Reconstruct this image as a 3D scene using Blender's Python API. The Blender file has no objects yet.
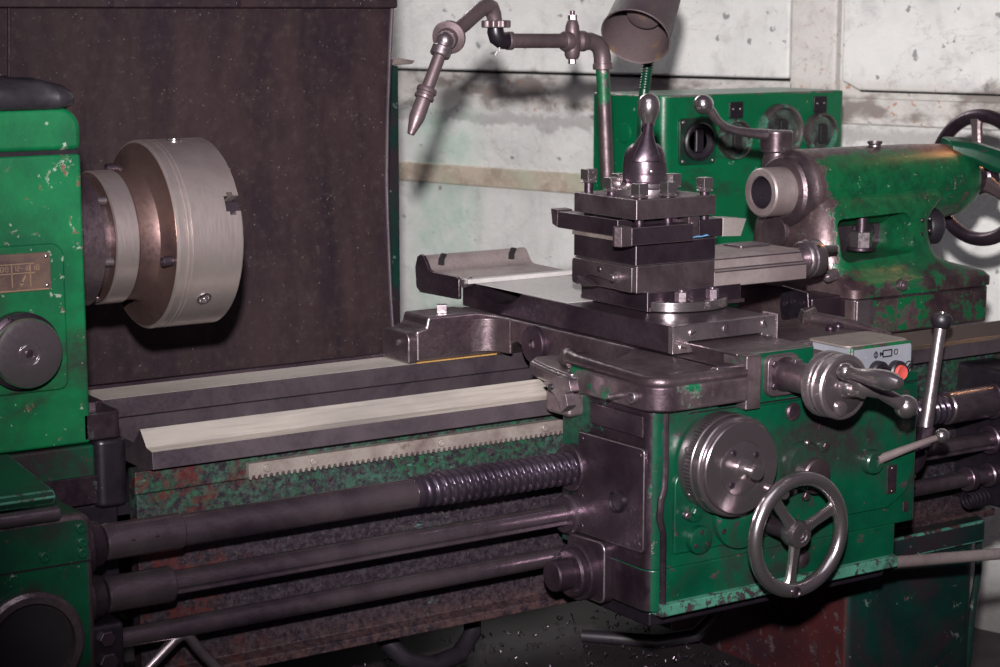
import bpy, bmesh, math, random
from mathutils import Vector, Matrix
random.seed(7)
PI = math.pi
C = bpy.context.scene.collection
V = Vector

# ------------------------------------------------------------------ materials
class NT:
    """small helper around a material node tree"""
    def __init__(self, name):
        self.m = bpy.data.materials.new(name); self.m.use_nodes = True
        self.t = self.m.node_tree; self.n = self.t.nodes; self.l = self.t.links
        self.b = self.n['Principled BSDF']
        self.tc = self.n.new('ShaderNodeTexCoord')
    def link(self, a, b): self.l.new(a, b)
    def noise(self, scale, detail=6, rough=.6, dist=0, vec=None, stretch=None):
        nd = self.n.new('ShaderNodeTexNoise')
        nd.inputs['Scale'].default_value = scale; nd.inputs['Detail'].default_value = detail
        nd.inputs['Roughness'].default_value = rough; nd.inputs['Distortion'].default_value = dist
        src = vec or self.tc.outputs['Object']
        if stretch:
            mp = self.n.new('ShaderNodeMapping'); mp.inputs['Scale'].default_value = stretch
            self.link(src, mp.inputs['Vector']); src = mp.outputs['Vector']
        self.link(src, nd.inputs['Vector'])
        return nd.outputs['Fac']
    def ramp(self, f, lo, hi, a=0., b=1.):
        mr = self.n.new('ShaderNodeMapRange'); mr.interpolation_type = 'SMOOTHSTEP'
        mr.inputs['From Min'].default_value = lo; mr.inputs['From Max'].default_value = hi
        mr.inputs['To Min'].default_value = a; mr.inputs['To Max'].default_value = b
        self.link(f, mr.inputs['Value']); return mr.outputs['Result']
    def mix(self, f, a, b):
        mx = self.n.new('ShaderNodeMix'); mx.data_type = 'RGBA'
        for s, v in ((mx.inputs[0], f), (mx.inputs[6], a), (mx.inputs[7], b)):
            if isinstance(v, (tuple, list)): s.default_value = (*v, 1) if len(v) == 3 else v
            elif isinstance(v, (int, float)): s.default_value = v
            else: self.link(v, s)
        return mx.outputs[2]
    def math(self, op, a, b=None):
        nd = self.n.new('ShaderNodeMath'); nd.operation = op
        for i, v in enumerate((a, b)):
            if v is None: continue
            if isinstance(v, (int, float)): nd.inputs[i].default_value = v
            else: self.link(v, nd.inputs[i])
        return nd.outputs[0]
    def xyz(self):
        s = self.n.new('ShaderNodeSeparateXYZ'); self.link(self.tc.outputs['Object'], s.inputs[0]); return s.outputs
    def set(self, key, v):
        s = self.b.inputs[key]
        if isinstance(v, (int, float)): s.default_value = v
        elif isinstance(v, (tuple, list)): s.default_value = (*v, 1) if len(v) == 3 else v
        else: self.link(v, s)
    def bump(self, h, strength=.2, dist=.002):
        b = self.n.new('ShaderNodeBump'); b.inputs['Strength'].default_value = strength
        b.inputs['Distance'].default_value = dist
        self.link(h, b.inputs['Height']); self.link(b.outputs['Normal'], self.b.inputs['Normal'])

def paint(name, base, dark, chip_a, chip_b, wear=.42, grime=.5, rough=.42, seed=0., grime_col=(.020, .010, .015), gs=5., tc=.655):
    k = NT(name)
    off = k.n.new('ShaderNodeMapping'); off.inputs['Location'].default_value = (seed, seed*1.7, seed*.6)
    k.link(k.tc.outputs['Object'], off.inputs['Vector']); v = off.outputs['Vector']
    tone = k.noise(9, 8, .65, vec=v)
    col = k.mix(k.ramp(tone, .35, .68), base, dark)
    speck = k.noise(180, 3, .6, vec=v)
    col = k.mix(k.ramp(speck, .62, .75, 0, .55), col, dark)
    g = k.noise(gs, 7, .62, .6, vec=v)
    gm = k.ramp(g, .70-grime*.45, .86-grime*.45, 0, .88)
    gm = k.math('MULTIPLY', gm, k.ramp(k.noise(55, 8, .75, vec=v), .30, .56, .45, 1))
    col = k.mix(gm, col, grime_col)
    c = k.noise(38, 10, .74, .2, vec=v)
    cm = k.ramp(c, 1-wear, 1-wear+.025)
    cc = k.mix(k.ramp(k.noise(60, 3, vec=v), .45, .55), chip_a, chip_b)
    col = k.mix(cm, col, cc)
    tiny = k.noise(70, 4, .5, vec=v)
    tm = k.ramp(tiny, tc, tc+.015)
    col = k.mix(k.math('MULTIPLY', tm, .8), col, chip_a)
    k.set('Base Color', col)
    rr = k.ramp(g, .3, .75, rough, rough*.72)
    k.set('Roughness', k.math('ADD', rr, k.math('MULTIPLY', cm, .2)))
    k.set('Specular IOR Level', .45)
    h = k.math('SUBTRACT', k.math('MULTIPLY', k.noise(140, 4, vec=v), .35), k.math('MULTIPLY', cm, .5))
    k.bump(h, .35, .0016)
    return k.m

def metal(name, col, dark, rough=.38, metallic=.85, stain=.5, stretch=None, fine=160, bump=.12, rust=None, seed=0., ss=7., fm=.5, bd=.001, rv=.085):
    k = NT(name); dark = (dark[0], dark[1]*.96, dark[2])
    off = k.n.new('ShaderNodeMapping'); off.inputs['Location'].default_value = (seed, seed*1.3, seed*.7)
    k.link(k.tc.outputs['Object'], off.inputs['Vector']); v = off.outputs['Vector']
    a = k.noise(ss, 8, .65, .4, vec=v)
    m = k.ramp(a, 1-stain-.18, 1-stain+.22)
    c = k.mix(m, col, dark)
    f = k.noise(fine, 5, .65, vec=v, stretch=stretch)
    c = k.mix(k.ramp(f, .42, .75, 0, fm), c, dark)
    if rust:
        r = k.noise(18, 7, .65, vec=v)
        c = k.mix(k.ramp(r, .60, .70, 0, .75), c, rust)
    k.set('Base Color', c)
    k.set('Metallic', metallic)
    k.set('Roughness', k.math('ADD', k.ramp(f, .3, .7, rough-rv*.8, rough+rv*1.2), k.math('MULTIPLY', m, .08)))
    k.bump(k.math('ADD', k.math('MULTIPLY', f, .6), k.math('MULTIPLY', k.noise(40, 4, vec=v), .6)), bump, bd)
    return k.m

def plain(name, col, rough=.5, metallic=0., var=.3, scale=30):
    k = NT(name)
    f = k.noise(scale, 6, .6)
    k.set('Base Color', k.mix(k.ramp(f, .35, .7), col, tuple(c*(1-var) for c in col)))
    k.set('Roughness', rough); k.set('Metallic', metallic)
    k.bump(f, .15, .001)
    return k.m

def patchy(name, st, dk, gr, thr, rough=.38, metallic=.8, seed=0., sc=9, fine=42, bump=.3):
    """worn bare metal on which patches of old green paint are left"""
    k = NT(name)
    off = k.n.new('ShaderNodeMapping'); off.inputs['Location'].default_value = (seed, seed*1.3, seed*.7)
    k.link(k.tc.outputs['Object'], off.inputs['Vector']); v = off.outputs['Vector']
    a = k.noise(7, 8, .65, .4, vec=v); f = k.noise(95, 6, .68, vec=v); b = k.noise(sc, 4, .6, vec=v); c = k.noise(fine, 10, .74, vec=v)
    col = k.mix(k.ramp(a, .36, .66), st, dk); col = k.mix(k.ramp(f, .44, .74, 0, .6), col, dk)
    pm = k.ramp(k.math('ADD', k.math('MULTIPLY', b, .55), k.math('MULTIPLY', c, .45)), thr, thr+.018)
    col = k.mix(pm, col, k.mix(k.ramp(f, .4, .65), gr, tuple(q*.55 for q in gr)))
    k.set('Base Color', col); k.set('Metallic', k.math('MULTIPLY', k.math('SUBTRACT', 1., pm), metallic))
    k.set('Roughness', k.math('ADD', k.ramp(f, .3, .7, rough-.06, rough+.12), k.math('MULTIPLY', a, .06)))
    k.bump(k.math('ADD', f, k.math('MULTIPLY', pm, .6)), bump, .0012); return k.m

M = {}
RUST = (.075, .022, .014); PRIMER = (.20, .24, .19); OIL = (.014, .008, .012)
M['green'] = paint('green_paint', (.001, .100, .032), (.001, .054, .021), PRIMER, (.10, .035, .02), wear=.39, grime=.42, tc=.665)
M['green_tail'] = paint('green_paint_worn', (.002, .060, .022), (.002, .036, .015), (.040, .018, .020), (.052, .022, .022), wear=.455, grime=.50, seed=3.1, rough=.34, gs=7)
M['green_apron'] = paint('green_paint_oily', (.001, .050, .024), (.001, .028, .015), (.032, .015, .022), (.06, .03, .03), wear=.385, grime=.52, seed=5.3, rough=.32, tc=.68)
M['green_gear'] = paint('green_paint_gearbox', (.002, .050, .024), (.002, .026, .014), (.04, .022, .025), PRIMER, wear=.34, grime=.55, seed=9.3, rough=.36)
M['green_cab'] = paint('green_paint_cabinet', (.001, .094, .036), (.001, .078, .030), PRIMER, (.05, .04, .03), wear=.25, grime=.30, seed=2.2, rough=.32, tc=.71)
M['green_teal'] = paint('teal_paint_chipped', (.055, .18, .13), (.03, .11, .08), (.02, .014, .018), (.03, .016, .016), wear=.47, grime=.42, seed=8.2, rough=.5, gs=14)
M['foot'] = paint('green_paint_pedestal', (.002, .022, .016), (.002, .012, .011), (.07, .10, .09), (.05, .03, .03), wear=.385, grime=.52, seed=6.3, rough=.42, tc=.70)
M['red_primer'] = paint('red_primer_rust', (.048, .008, .009), (.024, .006, .008), (.055, .042, .045), (.03, .012, .016), wear=.43, grime=.42, seed=4.4, rough=.6)

def bed_paint():
    k = NT('bed_paint_oily')
    x, y, z = k.xyz()                                  # x runs along the bed from the casting's middle
    f = k.noise(120, 10, .75); n1 = k.noise(75, 10, .80, .2); n2 = k.noise(5, 4, .6)
    col = k.mix(k.ramp(f, .42, .62), (.010, .006, .011), (.030, .022, .027))
    col = k.mix(k.ramp(k.noise(320, 3, .6), .60, .70, 0, .7), col, (.07, .062, .066))
    # worn teal and green paint near the top of the casting, under the rack
    top = k.ramp(k.math('ADD', z, k.math('MULTIPLY', n2, .09)), .775, .845)
    gm = k.math('MULTIPLY', k.ramp(n1, .44, .56), top)
    green = k.mix(k.ramp(k.noise(9, 5), .44, .60), (.020, .070, .048), (.002, .058, .023))
    col = k.mix(k.math('MULTIPLY', gm, k.ramp(f, .38, .58, .25, .95)), col, green)
    sc_ = k.noise(60, 4, .6, 1.5, stretch=(1, 1, 3))
    col = k.mix(k.math('MULTIPLY', k.ramp(sc_, .63, .66, 0, .5), k.ramp(n2, .5, .6)), col, (.06, .17, .13))
    # red primer at the headstock end and along the bottom flange
    left = k.ramp(k.math('ADD', x, k.math('MULTIPLY', n1, .30)), -.33, -.50)
    rm = k.math('MULTIPLY', k.ramp(k.noise(24, 10, .74, .3), .50, .57), left)
    col = k.mix(k.math('MULTIPLY', rm, k.ramp(f, .36, .56, .3, .95)), col, (.058, .010, .010))
    low = k.ramp(k.math('ADD', z, k.math('MULTIPLY', n1, .05)), .635, .59)
    col = k.mix(k.math('MULTIPLY', low, k.ramp(n1, .42, .6, 0, .6)), col, (.07, .032, .028))
    k.set('Base Color', col); k.set('Roughness', k.ramp(n1, .3, .7, .34, .6)); k.set('Specular IOR Level', .4)
    k.bump(n1, .45, .002)
    return k.m
M['bed'] = bed_paint()

M['steel'] = metal('bare_steel', (.37, .318, .334), (.13, .100, .118), rough=.30, metallic=.9, stain=.5, bump=.2)
M['steel_cast'] = metal('worn_cast_steel', (.225, .175, .187), (.066, .044, .055), rough=.33, metallic=.85, stain=.54, bump=.6, fine=110, bd=.0016, fm=.65)
M['steel_dark'] = metal('oily_dark_steel', (.118, .087, .107), (.036, .022, .034), rough=.30, metallic=.84, stain=.5, seed=2., bump=.3, fm=.6)
M['steel_bright'] = metal('polished_steel', (.48, .43, .44), (.24, .20, .215), rough=.20, metallic=.95, stain=.25, bump=.015, seed=4., fm=.15, rv=.02)
M['chuck'] = metal('chuck_steel', (.66, .565, .54), (.36, .30, .29), rough=.30, metallic=.88, stain=.47, seed=1.2, stretch=(1, .12, .12), fine=420, bump=.02, fm=.12, rv=.03)
M['chuck_back'] = metal('chuck_back_brown', (.20, .128, .112), (.085, .052, .054), rough=.36, metallic=.8, stain=.47, seed=2.7)
M['dial'] = metal('dial_steel', (.25, .210, .228), (.12, .096, .110), rough=.22, metallic=.9, stain=.34, bump=.015, seed=6., fm=.2, rv=.03)
def way_mat(name='ground_way_steel', mt=.6):
    k = NT(name)
    x, y, z = k.xyz()
    f = k.noise(260, 5, .65, stretch=(.03, 1, 1)); a = k.noise(8, 7, .65, .4, stretch=(.4, 1, 1))
    col = k.mix(k.ramp(a, .42, .70), (.56, .505, .455), (.38, .34, .315))
    col = k.mix(k.ramp(f, .45, .72, 0, .65), col, (.26, .23, .22))
    oil = k.ramp(k.math('ADD', x, k.math('MULTIPLY', a, .06)), -.10, .06)   # dirty oil where the carriage never wipes
    col = k.mix(k.math('MULTIPLY', oil, .92), col, (.055, .040, .038))
    k.set('Base Color', col); k.set('Metallic', mt); k.set('Roughness', k.ramp(f, .3, .7, .34, .48))
    k.bump(f, .06, .001); return k.m
M['way'] = way_mat(); M['way_flat'] = way_mat('ground_flat_way_steel', .05)
M['way_side'] = metal('way_side_steel', (.135, .108, .122), (.05, .037, .048), rough=.38, metallic=.7, stain=.5, seed=3.)
M['guard'] = metal('bare_sheet_guard', (.33, .275, .27), (.17, .13, .13), rough=.42, metallic=.5, stain=.5, seed=7.7, bump=.2)
M['plate'] = metal('grey_slide_top', (.46, .44, .43), (.32, .30, .30), rough=.5, metallic=.25, stain=.4, seed=7.)
M['rod'] = metal('oiled_shaft', (.20, .156, .176), (.060, .042, .058), rough=.23, metallic=.85, stain=.48, stretch=(.3, 1, 1), seed=5.)
M['screw'] = metal('oiled_thread', (.10, .078, .105), (.035, .025, .040), rough=.28, metallic=.8, stain=.5, seed=6.5)
M['rack'] = metal('rack_steel', (.27, .235, .215), (.12, .09, .085), rough=.48, metallic=.4, stain=.5, rust=(.075, .035, .022), seed=8., ss=14)
M['brown_pipe'] = metal('brown_pipe_steel', (.155, .115, .12), (.075, .052, .06), rough=.40, metallic=.6, stain=.5, rust=(.08, .045, .03), seed=9.)
M['shade'] = metal('brown_shade', (.115, .082, .085), (.058, .042, .048), rough=.55, metallic=.25, stain=.5, rust=(.16, .10, .06), seed=3.3)
M['nameplate'] = metal('brown_nameplate', (.135, .085, .065), (.05, .030, .032), rough=.42, metallic=.5, stain=.45, ss=24, seed=1.)
M['nameplate_line'] = plain('nameplate_line', (.22, .14, .09), .5, .3)
M['black'] = plain('black_oily', (.010, .007, .011), .35, 0, .4, 60)
M['rubber'] = plain('black_rubber', (.014, .011, .016), .42, 0, .3, 80)
M['dark_hole'] = plain('dark_cavity', (.006, .004, .006), .7)
M['leather'] = plain('black_leather', (.020, .017, .022), .34, 0, .4, 50)
M['red'] = plain('red_plastic', (.44, .065, .055), .45, 0, .15)
M['grey_paint'] = paint('grey_box_paint', (.20, .205, .235), (.155, .16, .185), (.28, .24, .20), (.2, .17, .15), wear=.27, grime=-.25, seed=1.5, rough=.45)
M['grey_top'] = metal('bare_box_top', (.25, .205, .185), (.14, .115, .11), rough=.5, metallic=.4, stain=.4, seed=3.7)
M['felt'] = plain('yellow_felt', (.34, .19, .05), .9)
M['gauge'] = patchy('verdigris_rim', (.24, .20, .20), (.08, .06, .065), (.05, .16, .11), .50, seed=2.1, sc=16)
M['gauge_face'] = metal('gauge_face', (.075, .105, .085), (.018, .016, .018), rough=.22, metallic=.0, stain=.55, ss=26, seed=1.1)
M['blue'] = plain('blue_scrap', (.10, .24, .42), .6)
M['carbide'] = metal('ground_tool_steel', (.42, .37, .35), (.24, .20, .19), rough=.38, metallic=.6, stain=.4, seed=1.9)
GR = (.002, .075, .032)
M['edge'] = patchy('worn_painted_edge', (.30, .25, .245), (.12, .09, .09), (.001, .09, .03), .50, seed=2.9, sc=14)
M['patch'] = patchy('cast_steel_green_patches', (.225, .175, .187), (.066, .044, .055), GR, .555, seed=1.4, bump=.5)
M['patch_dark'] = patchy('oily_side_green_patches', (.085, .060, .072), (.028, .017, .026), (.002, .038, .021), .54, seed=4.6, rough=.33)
M['pipe_green'] = patchy('pipe_green_patches', (.16, .118, .125), (.07, .05, .06), (.003, .085, .03), .545, seed=7.7, sc=20, fine=70)
def tail_mat():
    k = NT('tailstock_worn_paint')
    x, y, z = k.xyz()                                  # paint rubbed off at the quill end and along the top and foot
    a = k.noise(8, 7, .65, .3); c = k.noise(36, 11, .76, .2); f = k.noise(110, 6, .7); d = k.noise(5, 4, .5)
    st = k.mix(k.ramp(a, .38, .64), (.165, .115, .120), (.060, .036, .044)); st = k.mix(k.ramp(f, .45, .72, 0, .55), st, (.05, .03, .036))
    gr = k.mix(k.ramp(c, .40, .62), (.002, .070, .024), (.002, .040, .016)); gr = k.mix(k.ramp(f, .58, .72, 0, .6), gr, (.03, .045, .03))
    w = k.math('ADD', k.ramp(x, -.125, -.178, 0, .26), k.ramp(z, .280, .298, 0, .26))
    w = k.math('ADD', w, k.ramp(z, .12, .07, 0, .13))
    w = k.math('ADD', w, k.math('MULTIPLY', k.math('SUBTRACT', d, .5), .35))
    m = k.ramp(k.math('ADD', c, w), .60, .64)
    col = k.mix(m, gr, st)
    sp = k.noise(75, 6, .7, 1.2); col = k.mix(k.ramp(sp, .645, .66, 0, .8), col, (.20, .22, .18))
    rust = k.math('MULTIPLY', k.ramp(x, .05, .16), k.ramp(k.math('ADD', z, k.math('MULTIPLY', d, .03)), .288, .30))  # reddish-orange on the barrel top, stronger towards the right end
    col = k.mix(k.math('MULTIPLY', rust, .85), col, (.20, .05, .02))
    k.set('Base Color', col); k.set('Metallic', k.math('MULTIPLY', m, .7)); k.set('Roughness', k.ramp(f, .3, .7, .28, .45))
    k.bump(k.math('SUBTRACT', f, k.math('MULTIPLY', m, .8)), .35, .0014); return k.m
M['tail'] = tail_mat()
M['chips'] = metal('steel_chips', (.10, .08, .10), (.02, .014, .02), rough=.3, metallic=.8, stain=.5, ss=40)

def sheet_mat():
    k = NT('rusty_sheet_steel')
    a = k.noise(5, 8, .62, .5, stretch=(1.6, 1, .45)); b = k.noise(60, 6, .7); c = k.noise(240, 2, .5)
    col = k.mix(k.ramp(a, .36, .66), (.0140, .0075, .0115), (.027, .0155, .0170))
    col = k.mix(k.ramp(k.noise(3.2, 5, .6, stretch=(2.2, 1, .35)), .50, .64, 0, .8), col, (.008, .0045, .0080))
    col = k.mix(k.ramp(b, .52, .72, 0, .55), col, (.040, .026, .024))
    col = k.mix(k.ramp(c, .70, .76, 0, .5), col, (.17, .15, .14))
    k.set('Base Color', col); k.set('Roughness', k.ramp(b, .3, .7, .48, .68)); k.set('Metallic', .15); k.set('Specular IOR Level', .22)
    k.bump(k.math('ADD', b, a), .25, .002); return k.m
M['sheet'] = sheet_mat()

def wall_mat(name, tan=False):
    k = NT(name)
    x, y, z = k.xyz()
    n1 = k.noise(3.5, 8, .65); n2 = k.noise(16, 8, .68, .3); n3 = k.noise(70, 5, .6)
    if tan:
        col = k.mix(k.ramp(n2, .38, .64), (.52, .44, .36), (.36, .29, .23))
        col = k.mix(k.ramp(n1, .5, .64, 0, .6), col, (.40, .44, .33))
        col = k.mix(k.ramp(n3, .58, .70, 0, .7), col, (.60, .56, .50))
    else:
        col = k.mix(k.ramp(n1, .36, .68), (.74, .735, .715), (.60, .595, .58))
        col = k.mix(k.ramp(n2, .50, .72, 0, .55), col, (.44, .43, .43))
        vs = k.noise(9, 5, .6, stretch=(1, 1, .12))
        col = k.mix(k.ramp(vs, .56, .72, 0, .35), col, (.42, .41, .41))
        # rough concrete joint between the panels: brown stain and rust spots
        zz = k.math('ADD', z, k.math('MULTIPLY', k.math('SUBTRACT', n2, .5), .10))
        band = k.math('MULTIPLY', k.ramp(zz, 1.125, 1.15), k.ramp(zz, 1.245, 1.215))
        col = k.mix(k.math('MULTIPLY', band, .45), col, (.50, .45, .41))
        stain = k.math('MULTIPLY', band, k.ramp(k.noise(4.5, 5, .6, stretch=(1, 1, 2)), .47, .58))
        col = k.mix(k.math('MULTIPLY', stain, .8), col, (.17, .135, .12))
        rs = k.math('MULTIPLY', band, k.ramp(k.noise(42, 4, .6), .62, .68))
        col = k.mix(k.math('MULTIPLY', rs, .8), col, (.42, .17, .08))
        # lower grey concrete course
        b2 = k.math('MULTIPLY', k.ramp(zz, 1.085, 1.10), k.ramp(zz, 1.135, 1.115))
        col = k.mix(k.math('MULTIPLY', b2, .6), col, (.30, .275, .275))
        # green wash running down the wall
        gx = k.math('MULTIPLY', k.ramp(x, 2.02, 2.14), k.ramp(x, 2.36, 2.26))
        gx = k.math('MULTIPLY', gx, k.math('MULTIPLY', k.ramp(z, 1.20, 1.08), k.ramp(n2, .35, .6, .25, .8)))
        col = k.mix(k.math('MULTIPLY', gx, .75), col, (.42, .60, .50))
        cl = k.math('MULTIPLY', k.ramp(x, .952, .962), k.ramp(x, 1.09, 1.078))
        col = k.mix(k.math('MULTIPLY', cl, .45), col, (.47, .43, .40))
        col = k.mix(k.math('MULTIPLY', cl, k.ramp(n3, .56, .68, 0, .6)), col, (.40, .24, .17))
        cr_ = k.math('ABSOLUTE', k.math('SUBTRACT', k.noise(2.6, 8, .62, .4, stretch=(.6, 1, 1.3)), .5))
        col = k.mix(k.ramp(cr_, .004, .0, 0, .28), col, (.20, .19, .19))
        pit = k.ramp(k.noise(30, 4, .5), .67, .70)
        col = k.mix(k.math('MULTIPLY', pit, .75), col, (.16, .15, .16))
        low = k.ramp(k.math('ADD', z, k.math('MULTIPLY', n1, .2)), .42, .12)  # lathe's shade at the foot of the wall, put into the colour
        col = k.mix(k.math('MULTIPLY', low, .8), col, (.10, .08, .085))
    k.set('Base Color', col); k.set('Roughness', .85)
    k.bump(k.math('ADD', n2, k.math('MULTIPLY', n3, .4)), .5, .006); return k.m
M['wall'] = wall_mat('whitewashed_concrete'); M['wall_tan'] = wall_mat('tan_concrete_band', True)
M['floor'] = plain('oily_floor', (.035, .027, .030), .55, 0, .5, 12)
M['pan'] = plain('oily_pan', (.012, .007, .010), .62, 0, .5, 25)

# ------------------------------------------------------------------ mesh builder
def frame(axis):
    w = V(axis).normalized()
    t = V((0, 0, 1)) if abs(w.z) < .9 else V((1, 0, 0))
    u = t.cross(w).normalized(); v = w.cross(u)
    return u, v, w

def rpoly(pts, r, n=5):
    """round the corners of a 2D polygon; r is one radius or a list"""
    out = []; N = len(pts)
    for i, p in enumerate(pts):
        ri = r[i] if isinstance(r, (list, tuple)) else r
        p = V((p[0], p[1])); a = V(pts[i-1][:2]); b = V(pts[(i+1) % N][:2])
        if ri <= 0: out.append((p.x, p.y)); continue
        da = (a-p).normalized(); db = (b-p).normalized()
        ang = da.angle(db); d = min(ri/math.tan(ang/2), (a-p).length*.49, (b-p).length*.49)
        rr = d*math.tan(ang/2)
        c = p+(da+db).normalized()*(rr/math.sin(ang/2))
        s = p+da*d-c; e = p+db*d-c
        a0 = math.atan2(s.y, s.x); a1 = math.atan2(e.y, e.x); dl = (a1-a0+PI) % (2*PI)-PI
        for k in range(n+1):
            t = a0+dl*k/n; out.append((c.x+rr*math.cos(t), c.y+rr*math.sin(t)))
    return out

class MB:
    def __init__(self): self.bm = bmesh.new()
    def loop_faces(self, rings, close=True, caps=True):
        bm = self.bm
        R = [[bm.verts.new(p) for p in r] for r in rings]
        n = len(R[0])
        for a, b in zip(R, R[1:]):
            for i in range(n if close else n-1):
                j = (i+1) % n
                try: bm.faces.new((a[i], a[j], b[j], b[i]))
                except ValueError: pass
        if caps:
            bm.faces.new(R[0][::-1]); bm.faces.new(R[-1])
        return self
    def box(self, x0, x1, y0, y1, z0, z1):
        return self.prism([(x0, y0), (x1, y0), (x1, y1), (x0, y1)], 'Z', z0, z1)
    def prism(self, pts, axis, a, b):
        f = {'X': lambda p, h: (h, p[0], p[1]), 'Y': lambda p, h: (p[0], h, p[1]), 'Z': lambda p, h: (p[0], p[1], h)}[axis]
        return self.loop_faces([[f(p, a) for p in pts], [f(p, b) for p in pts]])
    def loft(self, rings): return self.loop_faces(rings)
    def lathe(self, prof, origin, axis, seg=40, cap=True):
        """prof: list of (radius, distance along axis)"""
        u, v, w = frame(axis); o = V(origin); bm = self.bm; R = []
        for r, h in prof:
            if r < 1e-6: R.append([bm.verts.new(o+w*h)])
            else: R.append([bm.verts.new(o+w*h+(u*math.cos(2*PI*i/seg)+v*math.sin(2*PI*i/seg))*r) for i in range(seg)])
        for a, b in zip(R, R[1:]):
            for i in range(seg):
                j = (i+1) % seg
                q = [a[i % len(a)], a[j % len(a)], b[j % len(b)], b[i % len(b)]]
                q2 = []
                for x in q:
                    if x not in q2: q2.append(x)
                if len(q2) > 2: bm.faces.new(q2)
        if cap:
            if len(R[0]) > 1: bm.faces.new(R[0][::-1])
            if len(R[-1]) > 1: bm.faces.new(R[-1])
        return self
    def cyl(self, p0, p1, r, ch=0., seg=36, r1=None):
        p0 = V(p0); p1 = V(p1); L = (p1-p0).length; r1 = r if r1 is None else r1
        pr = [(r, 0), (r1, L)] if ch == 0 else [(r-ch, 0), (r, ch), (r1, L-ch), (r1-ch, L)]
        return self.lathe(pr, p0, p1-p0, seg)
    def ring(self, p0, p1, ro, ri, ch=.001, seg=40):
        p0 = V(p0); p1 = V(p1); L = (p1-p0).length
        pr = [(ri, 0), (ro-ch, 0), (ro, ch), (ro, L-ch), (ro-ch, L), (ri, L), (ri, 0)]
        return self.lathe(pr, p0, p1-p0, seg, cap=False)
    def torus(self, c, axis, R, r, seg=64, sub=16, sy=1.):
        u, v, w = frame(axis); c = V(c)
        rings = []
        for i in range(seg):
            a = 2*PI*i/seg; d = u*math.cos(a)+v*math.sin(a)
            rings.append([c+d*(R+r*math.cos(2*PI*j/sub))+w*(r*sy*math.sin(2*PI*j/sub)) for j in range(sub)])
        rings.append(rings[0])
        bm = self.bm
        Rv = [[bm.verts.new(p) for p in r_] for r_ in rings[:-1]]; Rv.append(Rv[0])
        for a, b in zip(Rv, Rv[1:]):
            for j in range(sub):
                k = (j+1) % sub; bm.faces.new((a[j], b[j], b[k], a[k]))
        return self
    def tube(self, pts, r, seg=14, flat=None):
        """sweep along a polyline; r number or list; flat=(su,sv) squashes the section"""
        P = [V(p) for p in pts]; n = len(P); rings = []
        rs = r if isinstance(r, (list, tuple)) else [r]*n
        prev = None
        for i in range(n):
            t = (P[min(i+1, n-1)]-P[max(i-1, 0)]).normalized()
            if prev is None: u, v, _ = frame(t)
            else:
                u = prev-t*prev.dot(t); u.normalize(); v = t.cross(u)
            prev = u
            su, sv = flat or (1, 1)
            rings.append([P[i]+(u*math.cos(2*PI*k/seg)*su+v*math.sin(2*PI*k/seg)*sv)*rs[i] for k in range(seg)])
        return self.loop_faces(rings)
    def sphere(self, c, r, axis=(0, 0, 1), s=1., seg=24, n=12):
        pr = [(r*math.sin(PI*i/n), -r*s*math.cos(PI*i/n)) for i in range(n+1)]
        pr[0] = (0, -r*s); pr[-1] = (0, r*s)
        return self.lathe(pr, c, axis, seg)
    def hexa(self, p, axis, r, h, ch=.0008, sides=6, rot=0.):
        u, v, w = frame(axis); p = V(p); rings = []
        for rr, hh in ((r, 0), (r, h-ch), (r-ch*1.5, h)):
            rings.append([p+w*hh+(u*math.cos(2*PI*i/sides+rot)+v*math.sin(2*PI*i/sides+rot))*rr for i in range(sides)])
        return self.loop_faces(rings)
    def slotscrew(self, p, axis, r, h=.003, ang=0.):
        """round screw head with a slot across it"""
        u, v, w = frame(axis); p = V(p)
        self.lathe([(r, 0), (r, h*.7), (r*.85, h), (0, h)], p, axis, 20)
        return self
    def build(self, name, mat, parent=None, bevel=0., seg=2, edge=None, angle=35, lim=30):
        bm = self.bm
        bmesh.ops.remove_doubles(bm, verts=bm.verts, dist=1e-6)
        bmesh.ops.recalc_face_normals(bm, faces=bm.faces)
        off = parent_loc(parent)
        for v in bm.verts: v.co -= off
        me = bpy.data.meshes.new(name); bm.to_mesh(me); bm.free()
        o = bpy.data.objects.new(name, me); C.objects.link(o)
        if parent: o.parent = parent
        me.materials.append(M[mat] if isinstance(mat, str) else mat)
        for p in me.polygons: p.use_smooth = True
        me.set_sharp_from_angle(angle=math.radians(angle))
        if bevel > 0:
            b = o.modifiers.new('bevel', 'BEVEL'); b.width = bevel; b.segments = seg
            b.limit_method = 'ANGLE'; b.angle_limit = math.radians(lim); b.harden_normals = True
            if edge:
                me.materials.append(M[edge]); b.material = 1
        return o

def parent_loc(p):
    off = V((0, 0, 0))
    while p is not None: off = off+p.location; p = p.parent
    return off

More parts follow.
